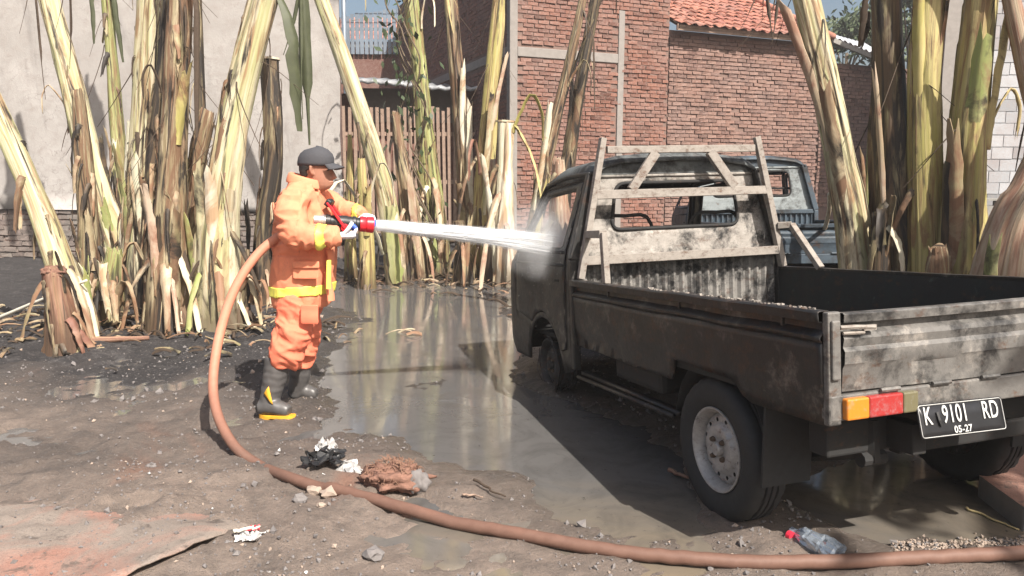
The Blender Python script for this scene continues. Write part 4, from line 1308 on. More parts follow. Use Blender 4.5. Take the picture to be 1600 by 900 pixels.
# vine round the gate stem
vine = MB(); r = random.Random(4)
vb = at_y(660, 400, 11.5); vb.z = tz(vb.x, vb.y)
vt = empty('climbing_vine', vb, 'dark leafy vine climbing up the tall stem before the gate', 'vine')
vs_ = MB()
tw_ = []
for k in range(5):
    pts = []
    ph = r.uniform(0, 6)
    for j in range(18):
        v = 400 - j * 24
        u = 672 - j * 2.6 + 16 * sin(j * .7 + ph) - 14 * (k == 2) + r.uniform(-4, 4)
        pts.append(at_y(u, v, 11.35 + .12 * cos(j * .8 + ph)) - vb)
    vs_.tube(catmull(pts, 3), 0.012, 5); tw_ += pts
vs_.build('vine_stem', M['bark'], vt, True)
for k in range(170):
    c = tw_[r.randrange(len(tw_))] + Vector((r.gauss(-.12, .2), r.gauss(0, .12), r.gauss(0, .2)))
    if c.z < .2: continue
    q = Vector((r.gauss(0, 1), r.gauss(-.6, 1), r.gauss(0, .6))).normalized()
    w = Vector((r.gauss(0, .6), r.gauss(0, .6), -1)); w = (w - q * w.dot(q)).normalized(); x = q.cross(w)
    s = r.uniform(.04, .09)
    vine.add([c, c + w * s + x * s * .5, c + w * s * 2.1, c + w * s - x * s * .5], [(0, 1, 2, 3)])
o = vine.build('vine_leaves', M['vine'], vt); tag(o, None, None, None, 'stuff')

# --- right clump, behind the truck bed
YR = 6.0
banana('big cream banana stem leaning left over the second truck', [(1352, 500, 78), (1338, 400, 66), (1316, 260, 58), (1286, 120, 54), (1257, 0, 50), (1236, -90, 46)], YR, 'stem_cream',
       [('stand', .3, -.8, 1.1, .12, 'stem_brown'), ('stand', .12, .9, .75, .13, 'sheath_pale'), ('droop', .3, 1.1, .85, .14, 'sheath_pale'), ('stand', .5, -1.2, 1.2, .10, 'stem_pink'), ('droop', .22, .5, .7, .15, 'sheath_pale')], 24, shreds=4, K=6, strands=2)
banana('black charred tall banana stem right of the big cream one', [(1398, 510, 84), (1396, 400, 76), (1392, 260, 72), (1386, 120, 66), (1380, 0, 62), (1376, -90, 60)], YR - .1, 'stem_char',
       [('stand', .25, -.9, 1.3, .05, 'stem_pink'), ('stand', .3, .6, 1.2, .12, 'stem_char'), ('hang', .93, -1.3, .45, .05, 'leaf_dead'), ('droop', .35, -.9, .7, .12, 'stem_char'), ('hang', .98, .8, 1.5, .03, 'sheath_dry')], 25, shreds=4, strands=3)
banana('yellow banana stem with burnt patches between charred and thick stems', [(1446, 510, 66), (1444, 400, 58), (1440, 270, 52), (1438, 120, 48), (1446, 0, 46), (1450, -90, 44)], YR - .3, 'stem_yellow',
       [('stand', .55, -.6, 1.1, .10, 'stem_yellow'), ('stand', .5, .7, 1.2, .07, 'sheath_dry'), ('stand', .1, .3, .7, .14, 'stem_brown'), ('stand', .2, 1.2, .9, .08, 'stem_char')], 26, shreds=4, strands=3)
banana('thick yellow-green banana stem in front of the pale block wall', [(1496, 510, 92), (1502, 400, 78), (1508, 270, 72), (1518, 130, 66), (1530, 0, 62), (1538, -90, 60)], YR - .5, 'stem_yellow',
       [('stand', .12, -.8, 1.35, .13, 'sheath_dry'), ('stand', .5, .9, 1.1, .12, 'stem_yellow'), ('fold', .55, 1.5, .5, .05, 'straw'), ('stand', .15, -1.3, .9, .12, 'stem_char'), ('stand', .45, -.3, .9, .14, 'stem_green')], 27, shreds=4, strands=3)
banana('massive banana trunk foot with shredded brown side at the right edge', [(1560, 470, 100), (1585, 380, 88), (1625, 280, 80), (1680, 130, 70), (1730, -40, 60)], 4.9, 'stem_pink',
       [('stand', .02, -1.2, 1.1, .10, 'stem_green'), ('stand', .1, .2, .7, .10, 'sheath_dry')], 28, shreds=4, K=6)
banana('smooth pinkish banana stem crossing the top right corner', [(1700, 560, 60), (1660, 330, 46), (1610, 140, 38), (1582, 20, 34), (1560, -80, 30)], 5.3, 'stem_pink',
       [('fold', .7, .9, .5, .05, 'sheath_dry')], 29, shreds=4, K=3, th=.05)
banana('small green banana sucker with curling dry tips behind the truck bed', [(1352, 440, 40), (1354, 330, 24), (1358, 250, 16), (1358, 190, 7)], 6.6, 'stem_green',
       [('stand', .4, -1.2, .35, .05, 'sheath_dry'), ('stand', .5, 1.2, .4, .05, 'sheath_dry'), ('fold', .45, .6, .4, .04, 'straw'), ('stand', .7, .2, .5, .035, 'straw')], 30, shreds=4, K=4)
banana('burnt dark stub with folded black sheath beside the charred stem', [(1372, 470, 44), (1374, 400, 34), (1372, 330, 26)], 5.75, 'stem_char',
       [('fold', .6, -.4, .5, .12, 'stem_char'), ('droop', .8, .8, .4, .1, 'sheath_pale')], 31, shreds=4, top_rag=.05)
banana('low brown cut stub between the yellow and thick stems', [(1470, 480, 50), (1468, 430, 42), (1466, 385, 34)], 5.2, 'stem_brown', [('stand', .3, .6, .35, .09, 'stem_brown')], 32, shreds=4, top_rag=.04)

# hanging dead leaves against the plastered wall and the sky (stems above the frame)
def hanging_leaf(label, u, v0, v1, Y, w, mat, seed):
    r = random.Random(seed)
    top = at_y(u, v0, Y)
    L = (top - at_y(u, v1, Y)).length
    mb = MB()
    for k in range(4):
        ln = L * (1.0 if k == 0 else r.uniform(.45, .9))
        dx, dy = r.gauss(0, .07) * (k > 0), r.gauss(0, .05)
        sw = r.gauss(0, .10)
        pts = [Vector((dx * f + sw * f * f, dy * f, -ln * f)) for f in [q / 12 for q in range(13)]]
        ww = (w if k == 0 else w * .35)
        strip(mb, pts, [ww * (.25 + 1.0 * sin(pi * (.12 + .80 * q / 12))) * (1 if q < 9 else .45) for q in range(13)], (0, -1, 0), .5, .003, .15, r)
    o = mb.build('hanging_leaf', M[mat], None, True, top)
    tag(o, label, 'dead leaf', 'dead banana leaves hanging from above')
hanging_leaf('limp dark green leaf hanging above the cap of the firefighter', 466, -70, 228, 8.8, .10, 'leaf_dark', 1)
hanging_leaf('thin brown leaf strand hanging near the left frame edge', 46, -70, 160, 8.4, .02, 'leaf_dead', 2)
hanging_leaf('thin dark leaf strand hanging left of the slim green stem', 100, -70, 110, 8.2, .02, 'leaf_dead', 3)
hanging_leaf('dark leaf strands hanging between the brown and bright leaning stems', 296, -70, 230, 7.4, .025, 'leaf_dead', 4)
hanging_leaf('frayed leaf strands hanging in front of the red tile roof', 1196, -60, 60, 7.5, .03, 'leaf_dead', 5)
hanging_leaf('second frayed leaf hanging right of the first before the tile roof', 1216, -60, 70, 7.9, .025, 'leaf_dead', 6)
hanging_leaf('narrow black leaf hanging left of the tall charred stem', 1355, 14, 70, 6.1, .06, 'leaf_dead', 7)
hanging_leaf('pale dry leaf strip hanging before the brick corner', 690, -60, 50, 10.4, .05, 'straw', 8)

# litter of burnt leaves round the clumps (nobody could count it)
r = random.Random(21)
lit = [MB(), MB(), MB()]
spots = [(-3.4, 6.9, .9, .5, 170), (-4.3, 6.5, .5, .4, 50), (-2.3, 7.1, .35, .3, 40), (-1.7, 11.2, 1.5, .45, 160), (-.4, 10.6, .8, .5, 90), (.5, 9.0, .6, .8, 40), (3.2, 6.1, 1.0, .5, 120), (-4.6, 8.3, .8, .8, 60), (4.0, 5.0, .6, .5, 40)]
for (cx, cy, sx_, sy_, n_) in spots:
    for k in range(n_):
        x, y = cx + r.gauss(0, sx_), cy + r.gauss(0, sy_)
        if y < 5.4 and x < 0: continue
        z = max(tz(x, y), 0) + r.uniform(.0, .05)
        a = r.uniform(0, 6.28); ln = r.uniform(.06, .32)
        d = Vector((cos(a), sin(a) * .6, r.uniform(-.05, .22)))
        pts = [Vector((x, y, z)) + d * ln * f + Vector((0, 0, .12 * ln * sin(f * pi))) for f in [q / 5 for q in range(6)]]
        w = r.uniform(.008, .05)
        strip(lit[r.choice((0, 0, 0, 1, 1, 1, 2))], pts, [w * (1 - .5 * q / 5) for q in range(6)], (r.gauss(0, .4), -.4, 1), .3, .004, .15, r)
for mb, mt, lab in zip(lit, ('stem_brown', 'leaf_dead', 'sheath_dry'), ('brown scraps', 'charred scraps', 'pale scraps')):
    o = mb.build('leaf_litter', M[mt], None, False)
    tag(o, lab + ' of banana leaf littering the ground round the clumps', 'leaf litter', None, 'stuff')
# ------------------------------------------------------------------ pickup trucks
def circ(cx, cy, r, n=16, a0=0, a1=2 * pi):
    return [(cx + r * cos(a0 + (a1 - a0) * i / n), cy + r * sin(a0 + (a1 - a0) * i / n)) for i in range(n + (0 if abs(a1 - a0 - 2 * pi) < 1e-6 else 1))]
def rounded(poly, r=0.05, k=4):
    out = []
    n = len(poly)
    for i in range(n):
        p, a, b = Vector(poly[i]), Vector(poly[i - 1]), Vector(poly[(i + 1) % n])
        ra = min(r, (a - p).length * .45, (b - p).length * .45)
        s, e = p + (a - p).normalized() * ra, p + (b - p).normalized() * ra
        for j in range(k + 1):
            t = j / k
            out.append(tuple((1 - t) ** 2 * s + 2 * t * (1 - t) * p + t * t * e))
    return out
def hw(z):
    if z < 0.5: return 0.735 + 0.018 * (z - 0.3) / 0.2
    if z < 1.02: return 0.753
    if z < 1.15: return 0.753 - 0.02 * (z - 1.02) / 0.13
    return 0.733 - 0.155 * (z - 1.15) / 0.47

def make_wheel(root, name, cx, cy, cz, side, R, tyre=True, rim='rim'):
    """side -1: left face looks to -x"""
    w = empty(name, (cx, cy, cz)); w.parent = root
    w.rotation_euler = (0, 0, 0)
    Mx = Matrix.Rotation(pi / 2 * side, 4, 'Y')   # local z becomes the outer axle direction
    if tyre:
        n = 72
        prof = [(.178, -.058), (.20, -.078), (.25, -.087), (.283, -.083), (.300, -.072), (.310, -.058), (.311, -.034), (.302, -.031), (.302, -.024), (.311, -.021), (.311, -.004), (.303, -.002), (.303, .002), (.311, .004),
                (.311, .021), (.302, .024), (.302, .031), (.311, .034), (.310, .058), (.300, .072), (.283, .083), (.25, .087), (.20, .078), (.178, .058)]
        rows = []
        for r0, z in prof:
            row = []
            for i in range(n):
                a = 2 * pi * i / n
                r = r0
                if r0 > .305 and abs(z) > .03 and i % 3 == 0: r -= .007
                if r0 > .29 and abs(z) > .06 and i % 3 == 0: r -= .006
                row.append(Mx @ Vector((r * cos(a), r * sin(a), z)))
            rows.append(row)
        mb = MB().grid(rows, True)
        o = mb.build('tyre', M['rubber'], w, True); shade_auto(o, 40)
    mb = MB()
    mb.lathe([(.150, -.055), (.168, -.062), (.180, -.068), (.184, -.062), (.170, -.03), (.158, 0.0), (.160, .03), (.170, .052), (.178, .062), (.186, .070), (.184, .076), (.176, .074), (.166, .058), (.158, .034), (.156, .018)], Mx, 48)
    def disc(x, y):
        r = sqrt(x * x + y * y)
        if r > .140: d = .018 + (.156 - r) * 1.2
        elif r > .112: d = .037
        elif r > .098: d = .037 + (.112 - r) * 1.6
        elif r > .070: d = .059
        else: d = .059 - (.070 - r) * 0.25
        return Mx @ Vector((x, y, d))
    holes = [circ(.126 * cos(2 * pi * (k + .5) / 12), .126 * sin(2 * pi * (k + .5) / 12), .0095, 8) for k in range(12)]
    panel(circ(0, 0, .1565, 48), holes, .014, disc, mb)
    mb.lathe([(.030, .046), (.031, .066), (.025, .074), (.0, .075)], Mx, 16)
    o = mb.build('rim', M[rim], w, True); shade_auto(o, 40)
    for k in range(4):
        a = pi / 4 + k * pi / 2
        mb = MB(); mb.lathe([(.013, .04), (.013, .062), (.009, .072), (0, .072)], Mx @ Matrix.Translation((.052 * cos(a), .052 * sin(a), 0)), 6)
        mb.build('wheel_nut', M['nut'], w)
    mb = MB(); mb.lathe([(.15, -.05), (.15, .0), (.0, .0)], Mx, 24); mb.build('brake_drum', M['chassis'], w)
    return w

def make_truck(root, mt, rack=True, plate=True, tyres=(True, True, False, False), front_z=0.36):
    A = lambda k: M[mt[k]]
    def part(mb, name, mat, smooth=False, bev=0.0, solid=0.0, auto=None):
        o = mb.build(name, mat, root, smooth)
        if auto: shade_auto(o, auto)
        if solid: mod_solid(o, solid, 0)
        if bev: mod_bevel(o, bev)
        return o
    arch = circ(2.07, .36, .335, 14, 0.0, pi)
    outer = [(1.545, .40), (1.545, 1.635), (2.30, 1.605), (2.34, 1.58), (2.66, 1.14), (2.77, 1.06), (2.82, .80), (2.82, .44), (2.76, .36), (2.42, .36)] + arch[1:-1] + [(1.72, .36)]
    darc = circ(2.07, .36, .372, 10, radians(48), radians(157))
    dout = [(1.625, .53), (1.625, 1.598), (2.27, 1.572), (2.31, 1.55), (2.61, 1.15), (2.66, 1.08), (2.67, .70)] + darc
    def inset(poly, d):
        c = Vector((sum(p[0] for p in poly) / len(poly), sum(p[1] for p in poly) / len(poly)))
        return [tuple(Vector(p) + (c - Vector(p)).normalized() * d) for p in poly]
    win = rounded([(1.70, 1.175), (1.715, 1.535), (2.235, 1.515), (2.50, 1.175)], .035)
    dint = [(1.70, .62), (1.70, 1.10), (2.55, 1.10), (2.58, .74), (2.30, .78), (2.07, .78), (1.85, .72), (1.74, .62)]
    for sd in (-1, 1):
        fn = lambda y, z, sd=sd: (sd * (hw(z) + .006 * noise.noise(Vector((y * 3, z * 3, sd)))), y, z)
        mb = panel(outer, [dout], .06, fn)
        part(mb, 'cab_side', A('cab'), True, 0, .012)
        fd = lambda y, z, sd=sd: (sd * (hw(z) + .004 + .012 * noise.fractal(Vector((y * 3.1, z * 3.1, sd + 4)), 1, 2, 3) * (1 if z < 1.05 else .2)), y, z)
        mb = panel(inset(dout, .009), [win], .045, fd)
        d = part(mb, 'door', A('cab'), True, 0, .014)
        hb = MB()
        hb.box((sd * .757, 1.75, .965), (.012, .10, .045)); hb.box((sd * .765, 1.75, .965), (.012, .075, .018))
        hd = hb.build('door_handle', M['chassis'], d); mod_bevel(hd, .004)
        tb = MB(); tb.tube([(sd * (hw(1.065) + .012), 1.635, 1.065), (sd * (hw(1.065) + .012), 2.64, 1.065)], .010, 6); tb.build('belt_trim', A('cab'), d, True)
        tb = MB(); tb.tube([(sd * (hw(1.145) + .010), 1.66, 1.145), (sd * (hw(1.145) + .010), 2.56, 1.145)], .012, 6); tb.build('window_sill', A('cab'), d, True)
        g = MB(); g.tube(catmull([(sd * .600, 1.50, 1.625), (sd * .600, 1.9, 1.635), (sd * .596, 2.25, 1.61), (sd * .60, 2.36, 1.575), (sd * .655, 2.50, 1.37), (sd * .728, 2.68, 1.13)], 5), .016, 6)
        part(g, 'roof_gutter', A('cab'), True)
        g = MB(); g.beam((sd * .745, 1.515, .42), (sd * .742, 1.515, 1.10), .05, .05, (0, 1, 0)); g.beam((sd * .742, 1.515, 1.10), (sd * .590, 1.53, 1.63), .06, .05, (0, 1, 0)); part(g, 'rear_pillar', A('cab'), False, .008)
    # roof
    sec = [(.585, 1.600), (.585, 1.640), (.56, 1.680), (.50, 1.712), (.38, 1.735), (.2, 1.748), (0, 1.752)]
    sec = sec + [(-x, z) for x, z in sec[-2::-1]]
    rows = []
    for y in (1.515, 1.53, 1.56, 1.62, 1.75, 1.95, 2.12, 2.22, 2.30, 2.35, 2.37):
        dr = 0 if y < 2.1 else ((y - 2.1) / .27) ** 2.2 * .12
        dr += max(0, (1.58 - y) / .065) ** 2 * .05
        rows.append([(x, y, max(z - dr * (1 if z > 1.65 else .2), 1.575) + .006 * noise.noise(Vector((x * 4, y * 4, 2)))) for x, z in sec])
    part(MB().grid(rows), 'roof', A('roof'), True, 0, .012)
    # cab back with its window opening
    wpts = [(-.715, .66), (.715, .66), (.725, 1.10), (.585, 1.60), (.54, 1.675), (.45, 1.71), (.2, 1.735), (-.2, 1.735), (-.45, 1.71), (-.54, 1.675), (-.585, 1.60), (-.725, 1.10)]
    hole = rounded([(-.46, 1.275), (.465, 1.275), (.42, 1.565), (-.42, 1.565)], .07, 5)
    bf = lambda x, z: (x, 1.56 - .012 * math.exp(-((z - 1.215) / .018) ** 2) - .010 * math.exp(-((z - 1.135) / .012) ** 2) + .007 * noise.noise(Vector((x * 4, z * 4, 7))), z)
    low = [p for p in wpts if p[1] < 1.61]
    low = [(-.715, .66), (.715, .66), (.725, 1.10), (.583, 1.608), (-.583, 1.608), (-.725, 1.10)]
    upp = [(.583, 1.612), (.54, 1.675), (.45, 1.71), (.2, 1.735), (-.2, 1.735), (-.45, 1.71), (-.54, 1.675), (-.583, 1.612)]
    part(panel(low, [hole], .035, bf), 'cab_back', A('back'), True, 0, .014)
    part(panel(upp, [], .035, lambda x, z: (x, 1.556 - .03 * (1.735 - z) + .006 * noise.noise(Vector((x * 5, z * 5, 1))), z)), 'roof_back', A('roof'), True, 0, .012)
    rb = MB(); rb.tube([(-.58, 1.550, 1.610), (.58, 1.550, 1.610)], .010, 6); part(rb, 'roof_seam', A('back'), True)
    rb = MB(); hp = [Vector((x, 1.552, z)) for x, z in resample(hole, .05)]
    rb.tube(hp + [hp[0]], .012, 6); part(rb, 'window_seal', M['chassis'], True)
    # cab front, cowl, floor, seats, wheel
    rows = []
    for z, y in ((.40, 2.80), (.55, 2.835), (.80, 2.83), (1.02, 2.785), (1.10, 2.72), (1.13, 2.66)):
        rows.append([(x, y - .10 * (abs(x) / .74) ** 4, z) for x in (-.74, -.6, -.3, 0, .3, .6, .74)])
    part(MB().grid(rows), 'cab_front', A('cab'), True, 0, .014)
    mb = MB(); mb.box((0, 2.83, .44), (1.44, .09, .13)); part(mb, 'front_bumper', A('cab'), False, .02)
    mb = MB(); mb.beam((-.59, 2.345, 1.585), (.59, 2.345, 1.585), .04, .05); part(mb, 'windscreen_header', A('cab'), False, .008)
    mb = MB(); mb.box((0, 2.50, 1.03), (1.36, .22, .14)); part(mb, 'dashboard', M['chassis'], False, .03)
    mb = MB(); mb.box((0, 2.15, .56), (1.36, 1.1, .03)); part(mb, 'cab_floor', M['chassis'])
    for x in (-.33, .33):
        s = MB()
        s.tube(catmull([(x - .2, 2.05, .78), (x - .2, 1.72, .80), (x - .19, 1.63, 1.3), (x, 1.61, 1.36), (x + .19, 1.63, 1.3), (x + .2, 1.72, .80), (x + .2, 2.05, .78)], 4), .012, 6)
        for k in range(5): s.tube([(x - .195, 1.70 - .015 * k, .85 + .09 * k), (x + .195, 1.70 - .015 * k, .85 + .09 * k)], .006, 5)
        s.box((x, 1.9, .70), (.40, .42, .10))
        part(s, 'seat_frame', M['chassis'])
    sw = MB(); sc = Vector((.33, 2.30, 1.12)); tl = Matrix.Rotation(radians(-35), 4, 'X')
    ringp = [sc + tl @ Vector((.18 * cos(a), .18 * sin(a), 0)) for a in [2 * pi * i / 24 for i in range(25)]]
    sw.tube(ringp, .012, 6); sw.tube([sc, sc + Vector((0, .15, -.25))], .018, 6); sw.tube([sc + tl @ Vector((-.18, 0, 0)), sc, sc + tl @ Vector((.18, 0, 0))], .010, 5)
    part(sw, 'steering_wheel', M['chassis'], True)
    # bed
    mb = MB(); mb.box((0, .395, .645), (1.46, 2.26, .03)); part(mb, 'bed_floor', A('bed'))
    def corr(x, z): return (x, 1.525 + .010 * (1 if (x / .062) % 1 < .62 else -1) * 1, z)
    rows = []
    x = -.715
    prev = None
    cols = []
    while x < .7151:
        cols.append(x); x += .0155
    rows = [[(xx, 1.53 - .013 * max(-1, min(1, 3 * sin(2 * pi * xx / .062))), z) for xx in cols] for z in (.66, .80, .95, 1.03, 1.065)]
    part(MB().grid(rows), 'headboard', A('corr'), False, 0, .004)
    mb = MB(); mb.beam((-.72, 1.522, 1.085), (.72, 1.522, 1.085), .04, .05); part(mb, 'headboard_rail', A('corr'), False, .006)
    notch = [(-.742, .592), (-.33, .585), (-.27, .605), (-.21, .652), (.255, .672), (.305, .567), (1.49, .577), (1.52, .61), (1.52, .875), (-.742, .875)]
    for sd in (-1, 1):
        fs = lambda y, z, sd=sd: (sd * (.753 + .007 * noise.fractal(Vector((y * 2.5, z * 4, sd)), 1, 2, 3) - (.012 if z < .66 else 0)), y, z)
        o = part(panel(notch, [], .05, fs), 'bed_side', A('side'), True, 0, .010)
        prof = [(.752, .868), (.764, .884), (.764, .892), (.738, .914), (.736, .940), (.768, .944), (.770, .974), (.764, .979), (.728, .979), (.726, .93)]
        ysn = [-.742 + 2.262 * i / 40 for i in range(41)]
        rows = [[(sd * (px_ + .005 * noise.noise(Vector((y * 2, z * 5, sd * 3)))), y, z + .004 * noise.noise(Vector((y * 3, 1, sd)))) for px_, z in prof] for y in ysn]
        o = part(MB().grid(rows), 'side_rail', A('side'), True); shade_auto(o, 30); mod_solid(o, .004, 0)
        fi = lambda y, z, sd=sd: (sd * (.722 - .010 * (abs((y * 2.2) % 1 - .5) < .06)), y, z)
        part(panel([(-.74, .655), (1.515, .655), (1.515, .965), (-.74, .965)], [], .06, fi), 'bed_liner', A('bed'), True)
        for yy in (.95, .18, -.55):
            mb = MB(); mb.box((sd * .766, yy, .928), (.010, .014, .028)); part(mb, 'rope_hook', A('side'))
        mb = MB(); mb.box((sd * .7255, -.752, .786), (.052, .030, .382)); part(mb, 'corner_post', A('tail'), False, .006)
        mb = MB(); mb.box((sd * .7265, -.772, .85), (.034, .014, .20)); part(mb, 'hinge_plate', A('tail'), False, .006)
    # tailgate
    prof = [(-.752, .702), (-.760, .706), (-.763, .785), (-.772, .800), (-.772, .842), (-.762, .856), (-.768, .884), (-.762, .900), (-.742, .914), (-.741, .936), (-.770, .939), (-.773, .966), (-.767, .971), (-.732, .971), (-.732, .702)]
    rows = []
    for i in range(61):
        x = -.692 + 1.384 * i / 60
        rows.append([(x, y + .006 * noise.noise(Vector((x * 3, z * 5, 9))) - .004 * noise.noise(Vector((x * 9, z * 9, 3))), z - .006 * sin(pi * i / 60)) for y, z in prof])
    o = part(MB().grid(rows, False, None, 0), 'tailgate', A('tail'), True); shade_auto(o, 30)
    for sd in (-1, 1):
        mb = MB(); mb.tube([(sd * .71, -.775, .925), (sd * .66, -.785, .925), (sd * .58, -.785, .918)], .008, 6); mb.tube([(sd * .70, -.775, .905), (sd * .62, -.782, .903)], .006, 6); mb.box((sd * .60, -.782, .918), (.05, .012, .018))
        l = mb.build('latch', M['rack'], root)
    mb = MB(); mb.box((0, -.745, .652), (1.494, .05, .085), None, 0, .003); part(mb, 'rear_sill', A('tail'), False, .006)
    for k in range(6):
        mb = MB(); mb.tube([(-.55 + k * .22, -.775, .700), (-.47 + k * .22, -.775, .699)], .008, 6); part(mb, 'hinge', A('tail'))
    for sd in (-1, 1):
        h = empty('tail_lamp', (sd * .552, -.778, .650)); h.parent = root
        for (xa, xb, m_, nm) in ((-.148, -.058, 'amber', 'amber_lens'), (-.0575, .082, 'red_lens', 'red_lens'), (.0825, .146, 'white_lens', 'clear_lens')):
            mb = MB(); mb.box((-sd * (xa + xb) / 2, 0, 0), (xb - xa, .030, .072)); l = mb.build(nm, M[m_], h); mod_bevel(l, .006)
    # under the bed
    for x in (-.36, .36):
        mb = MB(); mb.box((x, .9, .50), (.06, 3.3, .11)); part(mb, 'frame_rail', M['chassis'], False, .006)
        s = MB(); s.tube(catmull([(x * 1.25, -.62, .43), (x * 1.25, -.3, .33), (x * 1.25, 0, .27), (x * 1.25, .3, .33), (x * 1.25, .6, .43)], 5), .022, 6); s.tube([(x * 1.25, -.62, .55), (x * 1.25, -.63, .40)], .025, 6); s.tube([(x * 1.25 - .05, -.62, .41), (x * 1.25 + .05, -.62, .41)], .028, 10); part(s, 'leaf_spring', M['chassis'])
    mb = MB(); mb.tube([(-.60, 0, .31), (.60, 0, .31)], .04, 12); mb.lathe([(.0, -.10), (.09, -.07), (.12, 0), (.09, .07), (0, .10)], Matrix.Translation((.05, 0, .31)) @ Matrix.Rotation(pi / 2, 4, 'X'), 16); part(mb, 'rear_axle', M['chassis'], True)
    mb = MB(); mb.box((0, -.58, .50), (1.30, .10, .13)); mb.box((.1, -.62, .45), (.9, .06, .07)); part(mb, 'crossmember', M['chassis'], False, .01)
    mb = MB(); mb.tube([(.45, 1.4, .40), (.45, .3, .40), (.40, -.2, .40), (.42, -.7, .38)], .028, 10); part(mb, 'exhaust', M['chassis'], True)
    mb = MB(); mb.tube([(-.742, 1.50, .375), (-.742, .31, .392)], .012, 8); mb.box((-.70, .9, .40), (.05, 1.18, .02)); part(mb, 'side_bar', A('side'), True)
    mb = MB(); mb.box((-.55, .75, .53), (.32, .55, .16)); part(mb, 'fuel_tank', M['chassis'], False, .03)
    for sd in (-1, 1):
        mb = MB(); mb.box((sd * .63, -.385, .44), (.22, .012, .36), Matrix.Rotation(radians(6), 3, 'X')); part(mb, 'mud_flap', M['rubber'])
        a = MB(); rows = [[(sd * x, .36 * cos(t), .34 + .36 * sin(t)) for x in (.46, .70)] for t in [radians(8 + 164 * i / 12) for i in range(13)]]
        a.grid(rows); part(a, 'wheel_housing', M['chassis'], True, 0, .006)
    make_wheel(root, 'rear_wheel', -.64, 0, .31, -1, .31, tyres[0], 'rim' if tyres[0] and rack else 'rim_burnt')
    make_wheel(root, 'rear_wheel', .64, 0, .31, 1, .31, tyres[1], 'rim_burnt')
    make_wheel(root, 'front_wheel', -.655, 2.07, front_z, -1, .31, tyres[2], 'rim_burnt')
    make_wheel(root, 'front_wheel', .655, 2.07, front_z, 1, .31, tyres[3], 'rim_burnt')
    if not tyres[2]:
        rr = random.Random(3)
        mb = MB()
        for k in range(16):
            pts = [(-.70 + rr.uniform(-.05, .04), 2.07 + .2 * cos(a) * rr.uniform(.93, 1.04), front_z + .2 * sin(a) * rr.uniform(.93, 1.04)) for a in [rr.uniform(0, 6.28) + q * .16 for q in range(14)]]
            a0 = rr.uniform(0, 6.28); R0 = rr.uniform(.186, .205); x0 = rr.uniform(-.74, -.60)
            pts = [(x0 + .01 * sin(q), 2.07 + R0 * cos(a0 + q * .2), front_z + R0 * sin(a0 + q * .2)) for q in range(16)]
            mb.tube(pts, .004, 4)
        part(mb, 'burnt_tyre_wires', M['rim_burnt'])
    if plate:
        pm = Matrix.Translation((-.226, -.800, .574)) @ Matrix.Rotation(radians(1.5), 4, 'Y') @ Matrix.Rotation(radians(-14), 4, 'X')
        pl = empty('number_plate', pm.translation); pl.parent = root; pl.rotation_euler = pm.to_euler(); pl.scale = (.92, .92, .92)
        mb = MB(); panel(rounded([(-.208, -.064), (.208, -.064), (.208, .064), (-.208, .064)], .014), [], .05, lambda x, z: (x, .003 * sin(x * 9), z), mb)
        b = mb.build('plate_blank', M['plate'], pl, True); mod_solid(b, .003, 0)
        mb = MB(); pp = [Vector((x, -.003 + .003 * sin(x * 9), z)) for x, z in rounded([(-.203, -.059), (.203, -.059), (.203, .059), (-.203, .059)], .012)]
        mb.tube(pp + [pp[0]], .0016, 4); mb.build('plate_border', M['plate_ink'], pl)
        def text(s, x, z, size, sx=1.0, bold=0.0):
            cu = bpy.data.curves.new('t', 'FONT'); cu.body = s; cu.size = size; cu.extrude = .0012; cu.offset = bold; cu.space_character = 1.08
            t = bpy.data.objects.new('t', cu); COL.objects.link(t)
            bpy.context.view_layer.update()
            me = bpy.data.meshes.new_from_object(t.evaluated_get(bpy.context.evaluated_depsgraph_get()))
            bpy.data.objects.remove(t)
            me.materials.clear(); me.materials.append(M['plate_ink'])
            me.transform(Matrix.Diagonal((sx, 1, 1, 1)))
            o = bpy.data.objects.new('plate_characters', me); COL.objects.link(o); o.parent = pl
            o.matrix_local = Matrix.Translation((x, -.0045 + .003 * sin((x + .03) * 9), z)) @ Matrix.Rotation(pi / 2, 4, 'X')
        text('K', -.186, -.012, .094, .62, .0005); text('9101', -.098, -.012, .094, .62, .0005); text('RD', .098, -.012, .094, .62, .0005); text('05-27', -.052, -.052, .036, .95, .0006)
        mb = MB(); mb.tube([(-.12, -.006, .03), (-.118, -.009, .0), (-.112, -.009, -.022)], .007, 5); mb.build('melted_drip', M['black_plastic'], pl)
    if rack:
        def bar(a, b, w, t, nm): 
            mb = MB(); mb.beam(a, b, w, t, (0, 1, 0), 0, .002); part(mb, nm, M['rack'], False, .003)
        yk = 1.445
        for sd in (-1, 1):
            bar((sd * .722, yk, .985), (sd * .541, yk, 1.835), .040, .040, 'rack_post')
            bar((sd * .19, yk - .004, 1.745), (sd * .365, yk - .004, 1.515), .058, .032, 'rack_diagonal')
        bar((-.52, yk - .001, 1.763), (.52, yk - .001, 1.763), .046, .034, 'rack_bar')
        bar((-.60, yk - .001, 1.492), (.60, yk - .001, 1.492), .052, .034, 'rack_bar')
        bar((-.69, yk - .001, 1.095), (.69, yk - .001, 1.095), .052, .034, 'rack_bar')
        bar((-.675, yk - .02, 1.255), (-.74, 1.045, 1.255), .042, .042, 'rack_brace'); bar((-.742, 1.045, 1.262), (-.742, 1.02, .98), .034, .042, 'rack_brace')
        bar((.675, yk - .02, 1.255), (.74, 1.37, 1.255), .042, .042, 'rack_brace'); bar((.742, 1.375, 1.258), (.742, 1.10, .98), .042, .034, 'rack_brace')
        # ash and rubble left along the near rail
        rr = random.Random(9); mb = MB()
